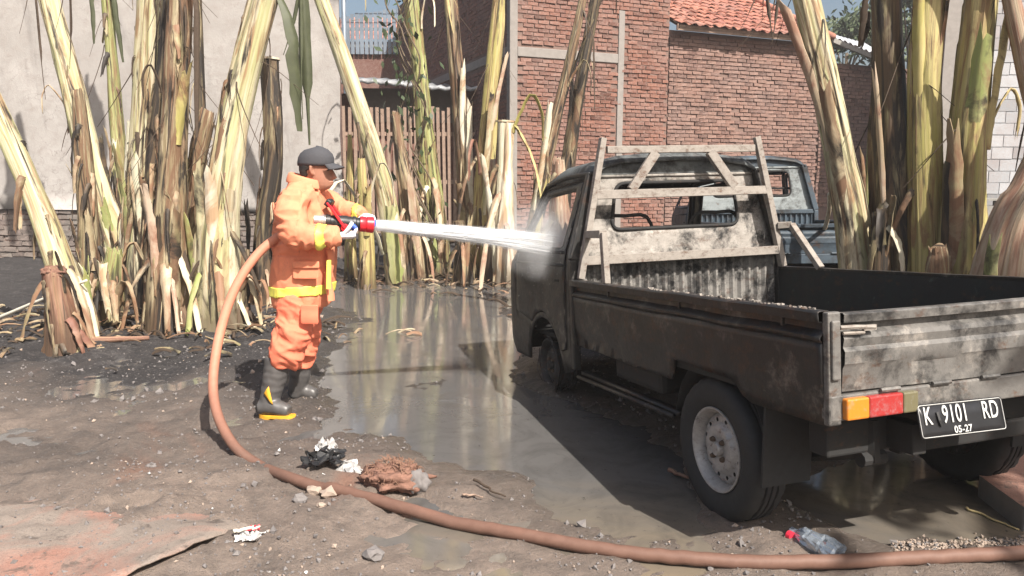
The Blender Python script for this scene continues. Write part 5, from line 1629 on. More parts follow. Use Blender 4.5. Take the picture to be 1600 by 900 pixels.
        for k in range(70):
            y = rr.uniform(-.72, .5); s = rr.uniform(.002, .007)
            mb.box((-.748 + rr.gauss(0, .008), y, .982 + s * .4), (s * 2, s * 2, s), Matrix.Rotation(rr.uniform(0, 3), 3, 'Z'), 0, s * .4)
        o = part(mb, 'ash_crumbs', M['rack']); tag(o, None, None, None, 'stuff')

truck = empty('pickup_truck', (1.578, 3.329, 0), 'burnt-out black pickup truck with steel rack and plate, nose away from the camera', 'pickup truck')
truck.rotation_mode = 'YXZ'
truck.rotation_euler = (radians(-4.38), radians(-1.55), radians(17.01))
make_truck(truck, dict(cab='truck_cab', roof='truck_roof', back='truck_back', bed='bed_in', corr='truck_corr', side='truck_side', tail='tailgate'))
sc2 = 1.06
t2 = empty('pickup_truck', (2.98, 7.95, 0.0), 'second burnt pickup with pale blue-grey cab standing behind the black one', 'pickup truck')
t2.rotation_mode = 'YXZ'
t2.rotation_euler = (radians(-2.5), radians(-1.0), radians(-3))
t2.scale = (sc2, sc2, sc2)
make_truck(t2, dict(cab='cab2_dark', roof='cab2_dark', back='cab2', bed='bed_in', corr='cab2_dark', side='cab2_dark', tail='cab2_dark'), False, False, (True, True, False, False), .28)
# ------------------------------------------------------------------ firefighter
FB = Vector((-1.43, 4.62, tz(-1.43, 4.62)))
person = empty('person', FB, 'firefighter in orange suit and black cap spraying water from a hose', 'person')
def fp(u, v, Y): return at_y(u, v, Y) - FB
def loft(mb, secs, n=28, ex=2.3, caps=True):
    """secs: (centre, half x, half y) horizontal super-ellipse sections"""
    rows = []
    for c, a, b in secs:
        row = []
        for i in range(n):
            t = 2 * pi * i / n
            ct, st_ = cos(t), sin(t)
            row.append(Vector(c) + Vector((a * abs(ct) ** (2 / ex) * (1 if ct > 0 else -1), b * abs(st_) ** (2 / ex) * (1 if st_ > 0 else -1), 0)))
        rows.append(row)
    mb.grid(rows, True, None, 0, caps)
PM = 4.62 / FPX
def torso_sec(v, u0, u1, hy, Y=4.62):
    a, b = fp(u0, v, Y), fp(u1, v, Y)
    return ((a + b) / 2, (b.x - a.x) / 2, hy)
def smooth_tube(mb, pts, rad, n=20, per=6, squash=None):
    P = catmull(pts, per)
    R = []
    for j in range(len(P)):
        t = j / (len(P) - 1) * (len(rad) - 1); i = min(int(t), len(rad) - 2); R.append(rad[i] + (rad[i + 1] - rad[i]) * (t - i))
    mb.tube(P, R, n, 0, True, squash)

def folds(sc, amp, seed):
    o = Vector((seed * 3.7, seed * 1.3, seed))
    def f(p):
        a = noise.noise(Vector((p.x * sc[0], p.y * sc[1], p.z * sc[2])) + o)
        b = noise.noise(Vector((p.x * sc[0] * 2.1, p.y * sc[1] * 2.1, p.z * sc[2] * 2.1)) + o * 2)
        q = Vector((p.x * sc[0], p.y * sc[1], p.z * sc[2])) + o + Vector((a, b, a - b)) * .25
        d = noise.voronoi(q)[0]
        return amp * (0.8 - 2.6 * min(.6, d[1] - d[0]) + 0.3 * b)
    return f
# jacket: torso and both sleeves as one garment
mb = MB()
loft(mb, [torso_sec(477, 431, 511, .165), torso_sec(460, 427, 517, .178), torso_sec(430, 428, 520, .180), torso_sec(395, 429, 521, .182), torso_sec(360, 431, 518, .184), torso_sec(330, 434, 511, .195), torso_sec(310, 440, 503, .192), torso_sec(298, 448, 498, .165), torso_sec(288, 455, 499, .12), torso_sec(279, 458, 496, .085)])
RA = [fp(464, 312, 4.45), fp(455, 338, 4.38), fp(462, 366, 4.33), fp(494, 373, 4.36), fp(527, 371, 4.43)]
smooth_tube(mb, RA, [.084, .090, .082, .067, .057])
LA = [fp(487, 312, 4.80), fp(512, 322, 4.88), fp(533, 333, 4.86), fp(552, 338, 4.76), fp(565, 341, 4.70)]
smooth_tube(mb, LA, [.09, .085, .075, .066, .056])
jk = mb.build('jacket', M['orange'], person, True)
remesh(jk, .0075, 7)
spine = fp(470, 360, 4.62)
def jfold(p):
    arm = p.y < -.10 and p.z > .95
    if arm and p.x > fp(474, 370, 4.4).x: w = folds((15, 5, 7), .014, 5)(p)          # forearm: creases run round it
    elif arm: w = folds((5, 5, 13), .016, 7)(p + Vector((p.z * .25, 0, 0)))           # upper arm
    elif p.z > 1.0: w = folds((7, 7, 6), .014, 3)(p + Vector((p.z * .6, 0, 0)))
    else: w = folds((6.5, 6.5, 2.2), .020, 2)(p)                                       # skirt of the jacket: long vertical folds
    return w + folds((16, 16, 10), .0022, 6)(p)
displace(jk, jfold)
# collar, cape edge on the back, flap on the front
mb = MB()
co_ = [fp(459, 284, 4.62), fp(458, 274, 4.62), fp(457, 270, 4.62)]
rows = []
for k, (v, e) in enumerate(((290, .01), (281, .006), (272, .010), (270, .022), (279, .034), (286, .040))):
    row = []
    for i in range(26):
        a = radians(35) + radians(290) * i / 25
        c = fp(478, v, 4.62)
        fl = 1 + .0 * i
        row.append(c + Vector((cos(a) * (.080 + e), sin(a) * (.088 + e), -.030 * (1 + cos(a)) * .9)))
    rows.append(row)
mb.grid(rows)
cl = mb.build('collar', M['orange'], jk, True); mod_solid(cl, .006, 0); mod_sub(cl, 1)
def band(src, test, name, mat, off=.004):
    me = src.data
    keep = [f for f in me.polygons if test(f.center)]
    vs, idx, fs = [], {}, []
    for f in keep:
        q = []
        for i in f.vertices:
            if i not in idx:
                idx[i] = len(vs); vs.append(me.vertices[i].co + me.vertices[i].normal * off)
            q.append(idx[i])
        fs.append(q)
    b = MB().add(vs, fs)
    o = b.build(name, mat, src, True); mod_solid(o, .004, 0)
    return o
zb0, zb1 = fp(470, 466, 4.45).z, fp(470, 451, 4.45).z
band(jk, lambda c: zb0 - .05 * (c.x + .1) * 0 < c.z - .06 * (c.x - spine.x) < zb1, 'reflective_band', M['yellow_band'])
xb0, xb1 = fp(499, 370, 4.4).x, fp(510, 370, 4.4).x
band(jk, lambda c: xb0 < c.x < xb1 and c.y < fp(500, 370, 4.47).y and abs(c.z - fp(500, 371, 4.4).z) < .11, 'reflective_band', M['yellow_band'])
xc0, xc1 = fp(553, 338, 4.75).x, fp(561, 338, 4.75).x
band(jk, lambda c: xc0 < c.x < xc1 and c.z > fp(500, 352, 4.7).z, 'reflective_band', M['yellow_band'], .003)
# front closing edge
fe = MB(); strip(fe, [fp(514, 392 + k * 10, 4.48) + Vector((.012 + .01 * sin(k), 0, 0)) for k in range(9)], .05, (.8, -.6, 0), .2, .006)
fe.build('front_flap', M['orange'], jk, True)
fy = MB(); strip(fy, [fp(512, 408 + k * 9, 4.44) + Vector((.01, -.012, 0)) for k in range(6)], .028, (.6, -.8, 0), .1, .004)
fy.build('reflective_band', M['yellow_band'], jk, True)
pk = MB(); panel(rounded([(-.075, -.05), (.075, -.05), (.075, .045), (-.075, .045)], .012), [], .02, lambda x, z: fp(478, 424, 4.415) + Vector((x, .10 * x * x + .06 * abs(x) ** 1.2 - .006, z)), pk)
o = pk.build('pocket', M['orange'], jk, True); mod_solid(o, .012, 0); mod_bevel(o, .004)
pf = MB(); panel(rounded([(-.08, .012), (.08, .012), (.08, .052), (-.08, .052)], .008), [], .02, lambda x, z: fp(478, 424, 4.403) + Vector((x, .10 * x * x + .06 * abs(x) ** 1.2 - .008, z)), pf)
o = pf.build('pocket_flap', M['orange'], jk, True); mod_solid(o, .010, 0); mod_bevel(o, .003)
yk_ = MB(); strip(yk_, [fp(u, v, Y) for u, v, Y in ((424, 322, 4.62), (425, 331, 4.53), (429, 343, 4.46), (435, 356, 4.42), (440, 366, 4.41))], .03, (-.9, -.5, .1), .1, .008)
yk_.build('yoke_edge', M['orange'], jk, True)
# trousers
mb = MB()
loft(mb, [torso_sec(455, 440, 506, .14), torso_sec(472, 439, 504, .145), torso_sec(486, 440, 500, .145)])
smooth_tube(mb, [fp(466, 470, 4.53), fp(462, 500, 4.50), fp(456, 530, 4.47), fp(449, 553, 4.46), fp(446, 570, 4.47)], [.102, .102, .100, .092, .080])
smooth_tube(mb, [fp(476, 470, 4.71), fp(476, 500, 4.74), fp(475, 530, 4.77), fp(471, 555, 4.79), fp(469, 570, 4.80)], [.100, .096, .090, .084, .072])
tr_ = mb.build('trousers', M['orange_trouser'], person, True)
remesh(tr_, .0075, 6)
displace(tr_, lambda p: folds((5, 5, 7), .022, 3)(p + Vector((p.z * .9, 0, 0))) + folds((12, 12, 12), .006, 8)(p + Vector((p.z * .7, 0, 0))) + 0.0)
pk = MB(); panel(rounded([(-.05, -.06), (.05, -.06), (.05, .05), (-.05, .05)], .01), [], .02, lambda x, z: fp(484, 492, 4.385) + Vector((x, .02 * abs(x) * 4 + .004 * sin(z * 60), z)), pk)
o = pk.build('cargo_pocket', M['orange_trouser'], tr_, True); mod_solid(o, .018, 0); mod_bevel(o, .005)
# boots
def boot(name, pts, rad, heel, toe, sole_z, Y):
    mb = MB()
    smooth_tube(mb, pts, rad, 20, 6)
    smooth_tube(mb, [heel + Vector((.0, 0, .05)), heel.lerp(toe, .35) + Vector((0, 0, .065)), heel.lerp(toe, .7) + Vector((0, 0, .045)), toe + Vector((-.03, 0, .036))], [.045, .05, .044, .034], 18, 5)
    b = mb.build(name, M['boot'], person, True)
    remesh(b, .0075, 5)
    for v in b.data.vertices:
        if v.co.z < sole_z + .012: v.co.z = sole_z + .012
    displace(b, lambda p: .0012 * sin(p.z * 140 + 3 * noise.noise(p * 9)) * (1 if p.z > .12 else .2) + .003 * noise.noise(p * 25))
    d = (toe - heel); L = d.length; d.normalize(); s = Vector((-d.y, d.x, 0))
    outl = []
    for i in range(24):
        t = 2 * pi * i / 24
        x = .5 + .53 * cos(t)
        wv = .046 - .010 * math.exp(-((x - .42) / .16) ** 2)
        outl.append((heel + d * (x * L)) + s * (sin(t) * wv))
    lo_ = [Vector((q.x, q.y, sole_z - .006 + (.014 if .30 < (q - heel).dot(d) / L < .55 else 0))) for q in outl]
    hi_ = [Vector((q.x, q.y, sole_z + .024 + .006 * sin(i))) for i, q in enumerate(outl)]
    sb = MB(); sb.grid([lo_, hi_], True, None, 0, True); o = sb.build('sole', M['boot_yellow'], b, True); shade_auto(o, 40)
    return b
bz = 0.0
b1 = boot('boot', [fp(435, 560, 4.47), fp(432, 585, 4.46), fp(426, 612, 4.45), fp(420, 640, 4.44)], [.078, .074, .064, .055], fp(408, 652, 4.43) * 1, fp(462, 655, 4.40) * 1, fp(430, 656, 4.42).z, 4.43)
b2 = boot('boot', [fp(470, 560, 4.80), fp(470, 585, 4.81), fp(466, 604, 4.82), fp(463, 620, 4.83)], [.072, .068, .06, .052], fp(458, 629, 4.83) * 1, fp(504, 626, 4.82) * 1, fp(470, 631, 4.83).z, 4.83)
tri = MB(); A_, B_, C_ = fp(421, 606, 4.385), fp(413, 618, 4.38), fp(428, 635, 4.375)
panel([(0, 0), (1, 0), (0, 1)], [], .2, lambda a, b_: A_ + (B_ - A_) * a + (C_ - A_) * b_ + Vector((0, -.008 + .02 * (abs(a - .3)), 0)), tri)
o = tri.build('ankle_patch', M['boot_yellow'], b1, True); mod_solid(o, .006, 0)
# body: head and neck as one surface, going down inside the jacket
HD = fp(493, 296, 4.62)     # chin level, under the ear
tilt = Matrix.Rotation(radians(6), 3, 'Y')
def hp_(x, y, z): return HD + tilt @ Vector((x, y, z))
def head_secs():
    out = []
    for z, xf, xb, w in ((-.10, -.005, -.12, .062), (-.04, .018, -.095, .056), (-.012, .045, -.088, .056), (.004, .078, -.078, .052), (.02, .090, -.076, .058), (.042, .090, -.080, .064), (.066, .086, -.086, .069), (.09, .082, -.094, .072), (.112, .080, -.100, .074), (.135, .084, -.104, .076), (.165, .082, -.104, .076), (.195, .062, -.092, .066), (.216, .03, -.06, .04), (.224, .0, -.03, .02)):
        out.append((z, xf, xb, w))
    return out
mb = MB(); rows = []
for z, xf, xb, w in head_secs():
    row = []
    for i in range(30):
        t = 2 * pi * i / 30
        cx, a = (xf + xb) / 2, (xf - xb) / 2
        row.append(hp_(cx + a * cos(t), w * sin(t) * (1 - .10 * max(0, cos(t))), z))
    rows.append(row)
mb.grid(rows, True, None, 0, True)
mb.tube([hp_(.078, 0, .128), hp_(.094, 0, .10), hp_(.108, 0, .078), hp_(.088, 0, .066)], [.008, .012, .0155, .012], 10)
for s in (-1, 1):
    mb.tube([hp_(.088, .008 * s, .074), hp_(.090, .014 * s, .074)], [.010, .009], 8)
    mb.tube([hp_(-.012, .073 * s, .135), hp_(-.022, .083 * s, .125), hp_(-.020, .084 * s, .105), hp_(-.010, .080 * s, .085), hp_(-.004, .074 * s, .078)], [.006, .011, .010, .009, .006], 8)
mb.tube([hp_(.083, -.022, .046), hp_(.096, -.008, .048), hp_(.096, .008, .048), hp_(.083, .022, .046)], [.004, .007, .007, .004], 8)
mb.tube([hp_(.082, -.020, .033), hp_(.094, -.006, .034), hp_(.094, .006, .034), hp_(.082, .020, .033)], [.004, .0075, .0075, .004], 8)
body = mb.build('body', M['skin'], person, True)
remesh(body, .0038, 3)
for s in (-1, 1):
    e = MB(); e.lathe([(0, -.005), (.004, -.004), (.0065, 0), (.004, .004), (0, .005)], Matrix.Translation(hp_(.070, .031 * s, .116)), 10); e.build('eye', M['eye'], body, True)
# hair and cap
mb = MB(); rows = []
for z, xf, xb, w in ((.055, -.050, -.088, .068), (.075, -.020, -.096, .074), (.10, -.030, -.104, .077), (.125, .03, -.108, .080), (.15, .05, -.112, .082)):
    rows.append([hp_((xf + xb) / 2 + (xf - xb) / 2 * cos(t), w * sin(t), z) for t in [radians(62) + radians(236) * i / 24 for i in range(25)]])
mb.grid(rows); h = mb.build('hair', M['hair'], person, True); mod_solid(h, .006, 0)
mb = MB(); rows = []
for z, xf, xb, w in ((.132, .090, -.118, .086), (.15, .094, -.121, .088), (.18, .092, -.118, .087), (.205, .080, -.108, .080), (.228, .052, -.086, .062), (.240, .015, -.055, .036), (.243, -.015, -.025, .008)):
    rows.append([hp_((xf + xb) / 2 + (xf - xb) / 2 * cos(t), w * sin(t), z + .010 * cos(t)) for t in [2 * pi * i / 32 for i in range(32)]])
mb.grid(rows, True, None, 0, False); cap = mb.build('cap', M['cap'], person, True); mod_solid(cap, .004, 0)
mb = MB(); rows = []
for k in range(7):
    f = k / 6
    rows.append([hp_(.052 + (.042 + .055 * f) * cos(a) * 1.0 + .012 * f, .084 * (1 - .06 * f) * sin(a) * 1.02, .160 - .016 * f - .026 * sin(a) ** 2 * (.5 + f * .5)) for a in [radians(-78 + 156 * i / 20) for i in range(21)]])
mb.grid(rows); br = mb.build('brim', M['cap'], cap, True); mod_solid(br, .005, 0)
mb = MB(); mb.lathe([(0, .004), (.006, .003), (.008, 0)], Matrix.Translation(hp_(-.014, 0, .243)), 8); mb.build('button', M['cap'], cap)
# gloves: five separate fingers closing on the nozzle
def hand(name, wrist, fwd, palm, thumb, curl, sc=1.0, blue_from=.055):
    f = Vector(fwd).normalized(); p = Vector(palm); p = (p - f * p.dot(f)).normalized(); l = f.cross(p)
    mb = MB()
    W_ = Vector(wrist)
    for t_, k in ((0, 0), (1, 0)):
        pass
    mb.tube([W_ - f * .045 * sc, W_ - f * .01 * sc, W_ + f * .03 * sc, W_ + f * .075 * sc, W_ + f * .095 * sc], [.036 * sc, .035 * sc, .043 * sc, .046 * sc, .038 * sc], 16, 0, True, .55)
    tips = []
    for k, ln in enumerate((.95, 1.06, 1.0, .80)):
        root_ = W_ + f * .085 * sc + l * ((k - 1.5) * .022 * sc)
        d = f.copy(); pts = [root_ - f * .02 * sc, root_]
        ax = f.cross(p)
        for seg, cu in zip((.040, .028, .022), curl):
            d = (Matrix.Rotation(cu, 3, f.cross(p)) @ d) if True else d
            pts.append(pts[-1] + d * seg * ln * sc)
        mb.tube(catmull(pts, 4), [.0105 * sc] * (4 * (len(pts) - 1)) + [.0085 * sc], 10)
        tips.append(pts)
    rt = W_ + f * .025 * sc + l * (thumb * .036 * sc)
    d = (f * .55 + l * thumb * .75 + p * .35).normalized(); pts = [rt - d * .02 * sc, rt]
    for seg, cu in zip((.036, .030, .024), (.15, .35, .35)):
        d = (d * cos(cu) + (p * .8 - l * thumb * .3 + f * .3).normalized() * sin(cu)).normalized(); pts.append(pts[-1] + d * seg * sc)
    mb.tube(catmull(pts, 4), [.0125 * sc] * (4 * (len(pts) - 1)) + [.010 * sc], 10)
    g = mb.build(name, M['glove'], person, True)
    remesh(g, .0036, 2)
    b = MB()
    for pts in tips:
        b.tube(catmull(pts[2:], 4), [.0125 * sc] * (4 * (len(pts) - 3)) + [.0105 * sc], 10)
    b.build('finger_coating', M['glove_blue'], g, True)
    return g
NZ0, NZ1 = at_y(492, 346, 4.50), at_y(583, 353, 4.60)
nd = (NZ1 - NZ0).normalized()
gr = NZ0.lerp(NZ1, .93) - FB
hand('glove', gr + Vector((-.030, .085, .045)), Vector((.25, -.75, -.05)), Vector((0, -.2, -1)), -1, (.35, .75, .6), .92)
hand('glove', fp(530, 370, 4.43), Vector((.9, .35, .05)), Vector((-.1, .4, 1)), 1, (1.0, 1.2, .9), .95)

# ------------------------------------------------------------------ fire hose with its nozzle
hose = empty('fire_hose', (0, 0, 0), 'muddy orange fire hose looping up from the ground to a red and black nozzle', 'fire hose')
hp = [NZ0 - nd * .01, NZ0 - nd * .10 + Vector((0, .02, -.005)), at_y(470, 350, 4.56), at_y(440, 368, 4.50), at_y(402, 400, 4.42), at_y(368, 452, 4.33), at_y(345, 520, 4.23), at_y(334, 595, 4.08), at_y(341, 650, 3.92), at_y(368, 700, 3.76), at_y(408, 730, 3.66)]
for u, v in ((455, 750), (510, 766), (560, 779), (680, 808), (800, 832), (900, 850), (1000, 864), (1150, 876), (1300, 880), (1450, 873), (1600, 866), (1750, 862), (1950, 868)):
    q = at_z(u, v, .03); hp.append(Vector((q.x, q.y, max(tz(q.x, q.y), -.004) + .027)))
HP = catmull(hp, 8)
for k, p in enumerate(HP):
    if k > 12 * 8: p.z = float(np.mean(np.maximum(terrain(p.x + np.array([[-.3, -.2, -.1, 0, .1, .2, .3]]), np.full((1, 7), p.y))[0], -.01))) + .026
mb = MB(); mb.tube(HP, .0265, 18); mb.build('hose_tube', M['hose'], hose, True)
def on_nozzle(t): return NZ0.lerp(NZ1, t)
def nz_lathe(name, prof, mat, par=hose):
    q = nd.to_track_quat('Z', 'Y').to_matrix().to_4x4()
    m = MB(); m.lathe(prof, Matrix.Translation(NZ0) @ q, 28); o = m.build(name, mat, par, True); shade_auto(o, 40); return o
LN = (NZ1 - NZ0).length
nz_lathe('coupling', [(0, -.01), (.036, -.01), (.037, .0), (.037, .035), (.040, .037), (.040, .047), (.036, .05), (.034, .062)], M['alloy'])
nzb = nz_lathe('nozzle_barrel', [(.034, .058), (.041, .062), (.041, .085), (.037, .088), (.037, .105), (.041, .108), (.042, .18), (.039, .19), (.039, .215), (.043, .218), (.043, .235), (.037, .24), (.037, .255), (.042, .258), (.042, .275)], M['nozzle_black'])
nz_lathe('bumper', [(.038, LN - .085), (.047, LN - .082), (.047, LN - .050), (.044, LN - .046), (.048, LN - .042), (.050, LN - .004), (.046, LN), (.036, LN), (.033, LN - .04), (0, LN - .04)], M['nozzle_red'])
for sd in (-1, 1):
    mb = MB()
    a = at_y(541, 357, 4.55) + Vector((0, .046 * sd, 0)); b = at_y(513, 318, 4.53) + Vector((0, .040 * sd, 0))
    mb.beam(a, b, .012, .030, (0, 1, 0)); mb.lathe([(0, -.008), (.024, -.008), (.024, .008), (0, .008)], Matrix.Translation(a) @ Matrix.Rotation(pi / 2, 4, 'X'), 14)
    o = mb.build('bail_handle', M['nozzle_red'], hose); mod_bevel(o, .003)
mb = MB(); mb.beam(at_y(514, 319, 4.53) + Vector((0, -.048, 0)), at_y(514, 319, 4.53) + Vector((0, .048, 0)), .035, .045, (.6, 0, .8)); o = mb.build('bail_grip', M['nozzle_black'], hose); mod_bevel(o, .008)
gb = at_y(536, 357, 4.54)
mb = MB(); mb.beam(gb, gb + Vector((-.012, -.01, -.11)), .032, .040, (0, 1, 0)); o = mb.build('pistol_grip', M['nozzle_black'], hose); mod_bevel(o, .010)

# ------------------------------------------------------------------ water jet
J0 = NZ1 + nd * .0
J1 = at_y(868, 376, 5.02)
jet = empty('water_jet', J0, 'white water jet shooting from the nozzle into the truck cab', 'water jet')
jd = (J1 - J0); JL = jd.length; jdir = jd.normalized()
jq = jdir.to_track_quat('X', 'Z')
jet.rotation_mode = 'QUATERNION'; jet.rotation_quaternion = jq
r = random.Random(12)
mb = MB()
def jr(t): return .034 + .026 * t + .012 * t * t
for k in range(3):
    pts = [Vector((JL * .36 * t, 0, -.007 * t)) for t in [i / 24 for i in range(25)]]
    mb.tube(pts, [(.030 - .006 * k) * (1 + .8 * t - 1.0 * t ** 3) * (1 + .06 * r.uniform(-1, 1)) for t in [i / 24 for i in range(25)]], 14)
o = mb.build('jet_core', M['jet_core'], jet, True)
mb = MB()
for k in range(420):
    a, q = r.uniform(0, 6.28), sqrt(r.random())
    t0, t1 = r.random() ** 1.5 * .75, 0
    t1 = min(1.05, t0 + r.uniform(.10, .38))
    pts = []
    for f in (0, .33, .66, 1):
        t = t0 + (t1 - t0) * f
        R = jr(t) * q
        pts.append(Vector((JL * t, cos(a) * R, sin(a) * R - .03 * t * t)))
    w = r.uniform(.0014, .0045) * (1.2 - .5 * t0)
    mb.tube(pts, [w * .3, w, w, w * .2], 5)
o = mb.build('jet_streaks', M['jet'], jet, True); tag(o, None, None, None, 'stuff')
mb = MB()
bm_ = [(0, 0, 1), (.94, 0, -.33), (-.47, .82, -.33), (-.47, -.82, -.33)]
for k in range(1300):
    if k < 500:
        t = r.uniform(.1, 1.0); a = r.uniform(0, 6.28); R = jr(t) * abs(r.gauss(1.0, .35)); c = Vector((JL * t, cos(a) * R, sin(a) * R - .03 * t))
        s = r.uniform(.0012, .003)
    else:
        c = Vector((JL * (1.0 - abs(r.gauss(0, .10))), r.gauss(0, .13), r.gauss(-.02, .12))); s = r.uniform(.0010, .0026)
    mb.add([c + Vector(q) * s for q in bm_], [(0, 1, 2), (0, 2, 3), (0, 3, 1), (1, 3, 2)])
o = mb.build('spray_drops', M['drop'], jet); tag(o, None, None, None, 'stuff')
mb = MB(); rows = []
for i in range(17):
    t = i / 16
    R = jr(t) * 1.12 + .004 + .03 * max(0, t - .8)
    rows.append([(JL * (t * 1.0), cos(a) * R, sin(a) * R - .03 * t * t) for a in [2 * pi * q / 20 for q in range(20)]])
mb.grid(rows, True, None, 0, True)
o = mb.build('jet_mist', volume_mat('jet_mist', 4.5, .1, (.98, .985, .99)), jet, True); tag(o, None, None, None, 'stuff')
pm = crumple_lump('spray_mist', volume_mat('spray_mist', 11.0, .1, (.97, .98, .99), 7.0, (1 / .42, 1 / .22, 1 / .30)), .36, 3, .1, 2.2, (1.2, .62, .85), 3, jet, Vector((JL * .97, 0, .0))); tag(pm, None, None, None, 'stuff')

# ------------------------------------------------------------------ things lying about
# rusty sheet, mud covered, lower left
sheet = [(-1.0, 3.18), (-1.22, 3.34), (-1.9, 3.50), (-2.8, 3.64), (-3.3, 2.9), (-3.3, 1.9), (-1.62, 1.9), (-1.40, 2.40), (-1.22, 2.66)]
def sh_fn(x, y):
    e = max(0, 1 - seg_d((x, y), [(-1.0, 3.2), (-1.25, 2.65), (-1.6, 1.9), (-1.25, 2.65)]) / .22)
    b = max(0, 1 - seg_d((x, y), [(-1.0, 3.2), (-1.22, 3.35), (-1.9, 3.5), (-2.8, 3.64), (-1.9, 3.5), (-1.22, 3.35)]) / .5)
    z = .034 + .014 * noise.fractal(Vector((x * 2, y * 2, 5)), 1, 2, 3) + .006 * noise.fractal(Vector((x * 11, y * 11, 2)), 1, 2, 4) + .022 * e * (1 - b) - .085 * b ** 1.3
    return (x, y, tz(x, y) * .4 + z)
o = panel(sheet, [], .04, sh_fn).build('rusty_sheet', M['rust_sheet'], None, True); mod_solid(o, .006, -1)
tag(o, 'rusty sheet caked with mud in the lower left corner', 'metal sheet')
# rust stained slab at the right edge
sl = [at_z(1532, 738, .10)[:2], at_z(1604, 790, .10)[:2]]
sv = [Vector((*sl[0], 0)), Vector((*sl[1], 0)), Vector((3.4, 2.7, 0)), Vector((3.6, 4.3, 0)), Vector((2.62, 3.95, 0))]
mb = MB(); mb.add([v + Vector((0, 0, -.05)) for v in sv] + [v + Vector((0, 0, .10 + .004 * i)) for i, v in enumerate(sv)], [(5, 6, 7, 8, 9)])
mb.add(mb.v[:], [(i, (i + 1) % 5, 5 + (i + 1) % 5, 5 + i) for i in range(5)], None, 1)
o = mb.build('stained_slab', [M['rust_plate'], M['concrete']]); mod_bevel(o, .012); tag(o, 'orange rust stained slab beside the right rear tyre', 'slab')

def bottle():
    p0, p1 = at_z(1238, 826, .045), at_z(1314, 862, .045)
    d = (p1 - p0); L = d.length; d.normalize()
    root = empty('plastic_bottle', (p0 + p1) / 2 - Vector((0, 0, .045)), 'crushed clear bluish plastic bottle lying beside the hose', 'bottle')
    q = d.to_track_quat('Z', 'Y').to_matrix().to_4x4()
    prof = [(.0, 0), (.014, .0), (.014, .022), (.016, .03), (.036, .065), (.040, .085), (.037, .095), (.040, .105), (.038, .13), (.040, .15), (.037, .16), (.041, .18), (.040, .215), (.034, .225), (.0, .218)]
    k = L / .22
    mb = MB()
    rows = []
    for r0, z in prof:
        row = []
        for i in range(26):
            a = 2 * pi * i / 26
            c = Vector((cos(a), sin(a), z * 9))
            rr_ = r0 * 1.12 * (1 + .42 * noise.fractal(c * 1.3 + Vector((4, 1, 0)), 1, 2, 3) - .12)
            v = q @ Vector((rr_ * cos(a), rr_ * sin(a) , z * k))
            row.append(v)
        rows.append(row)
    mb.grid(rows, True)
    mb.v = [tuple(Vector(v) + p0 - root.location) for v in mb.v]
    b = mb.build('bottle_body', M['clear'], root, False)
    mb = MB(); mb.lathe([(.0, -.012), (.019, -.010), (.019, .010), (.0, .010)], Matrix.Translation(p0 - root.location + Vector((-.012, -.03, -.008))) @ q, 14); mb.build('cap', M['red_plastic'], root)
bottle()

def crumpled(name, label, cat, c, size, mat, seed, h=.10, n=22):
    r = random.Random(seed)
    rows = []
    for j in range(n):
        row = []
        for i in range(n):
            x, y = (i / (n - 1) - .5), (j / (n - 1) - .5)
            q = Vector((x * 3 + seed, y * 3, seed * 2))
            z = abs(noise.fractal(q * 1.0, 1, 2, 3)) * h * 1.0 * (1 - 1.6 * max(abs(x), abs(y)) ** 2)
            dx, dy = noise.noise(q * 2.0) * .3, noise.noise(q * 2.0 + Vector((9, 9, 9))) * .3
            row.append(((x + dx) * size[0], (y + dy) * size[1], z + .004))
        rows.append(row)
    o = MB().grid(rows).build(name, mat, None, False, (c.x, c.y, max(tz(c.x, c.y), 0)))
    mod_solid(o, .002, 0)
    tag(o, label, cat)
    return o
crumpled('foil_scrap', 'crumpled white and silver foil beside the hose', 'litter', at_z(548, 745), (.20, .16), M['foil'], 3, .075)
crumpled('foil_scrap', 'small white torn foil propped on the black plastic', 'litter', at_z(512, 722) + Vector((0, 0, 0)), (.09, .08), M['foil'], 8, .08)
crumpled('plastic_scrap', 'black melted plastic lump left of the white foil', 'litter', at_z(508, 740), (.17, .16), M['black_plastic'], 5, .08)
crumpled('paper_scrap', 'white torn wrapper at the edge of the rusty sheet', 'litter', at_z(392, 860), (.09, .06), M['foil'], 11, .05)
crumpled('red_scrap', 'small bright red plastic scrap on the edge of the rusty sheet', 'litter', at_z(397, 832, .02), (.045, .04), M['red_plastic'], 16, .05)
# fibrous clod
cl_c = at_z(618, 768); clod = empty('root_clod', (cl_c.x, cl_c.y, max(tz(cl_c.x, cl_c.y), 0)), 'reddish brown fibrous root clod behind the hose', 'clod')
crumple_lump('clod_body', M['fibre_lump'], .11, 4, .6, 4.4, (1.25, .9, .62), 4, clod, (0, 0, .03))
r = random.Random(8); mb = MB()
for k in range(170):
    a, b = r.uniform(0, 6.28), r.uniform(.1, 1.5)
    c = Vector((cos(a) * sin(b) * .14, sin(a) * sin(b) * .105, .03 + cos(b) * .085))
    d = Vector((r.gauss(0, 1), r.gauss(0, 1), r.gauss(0, .7))).normalized() * r.uniform(.012, .04)
    mb.tube([c, c + d * .5 + Vector((0, 0, r.uniform(0, .015))), c + d], [.0025, .002, .0008], 4)
o = mb.build('root_fibres', M['fibre'], clod); tag(o, None, None, None, 'stuff')
dk = crumple_lump('clod_crust', M['rock_grey'], .07, 3, .5, 3, (.7, .8, .9), 9, clod, (.115, -.03, .02))
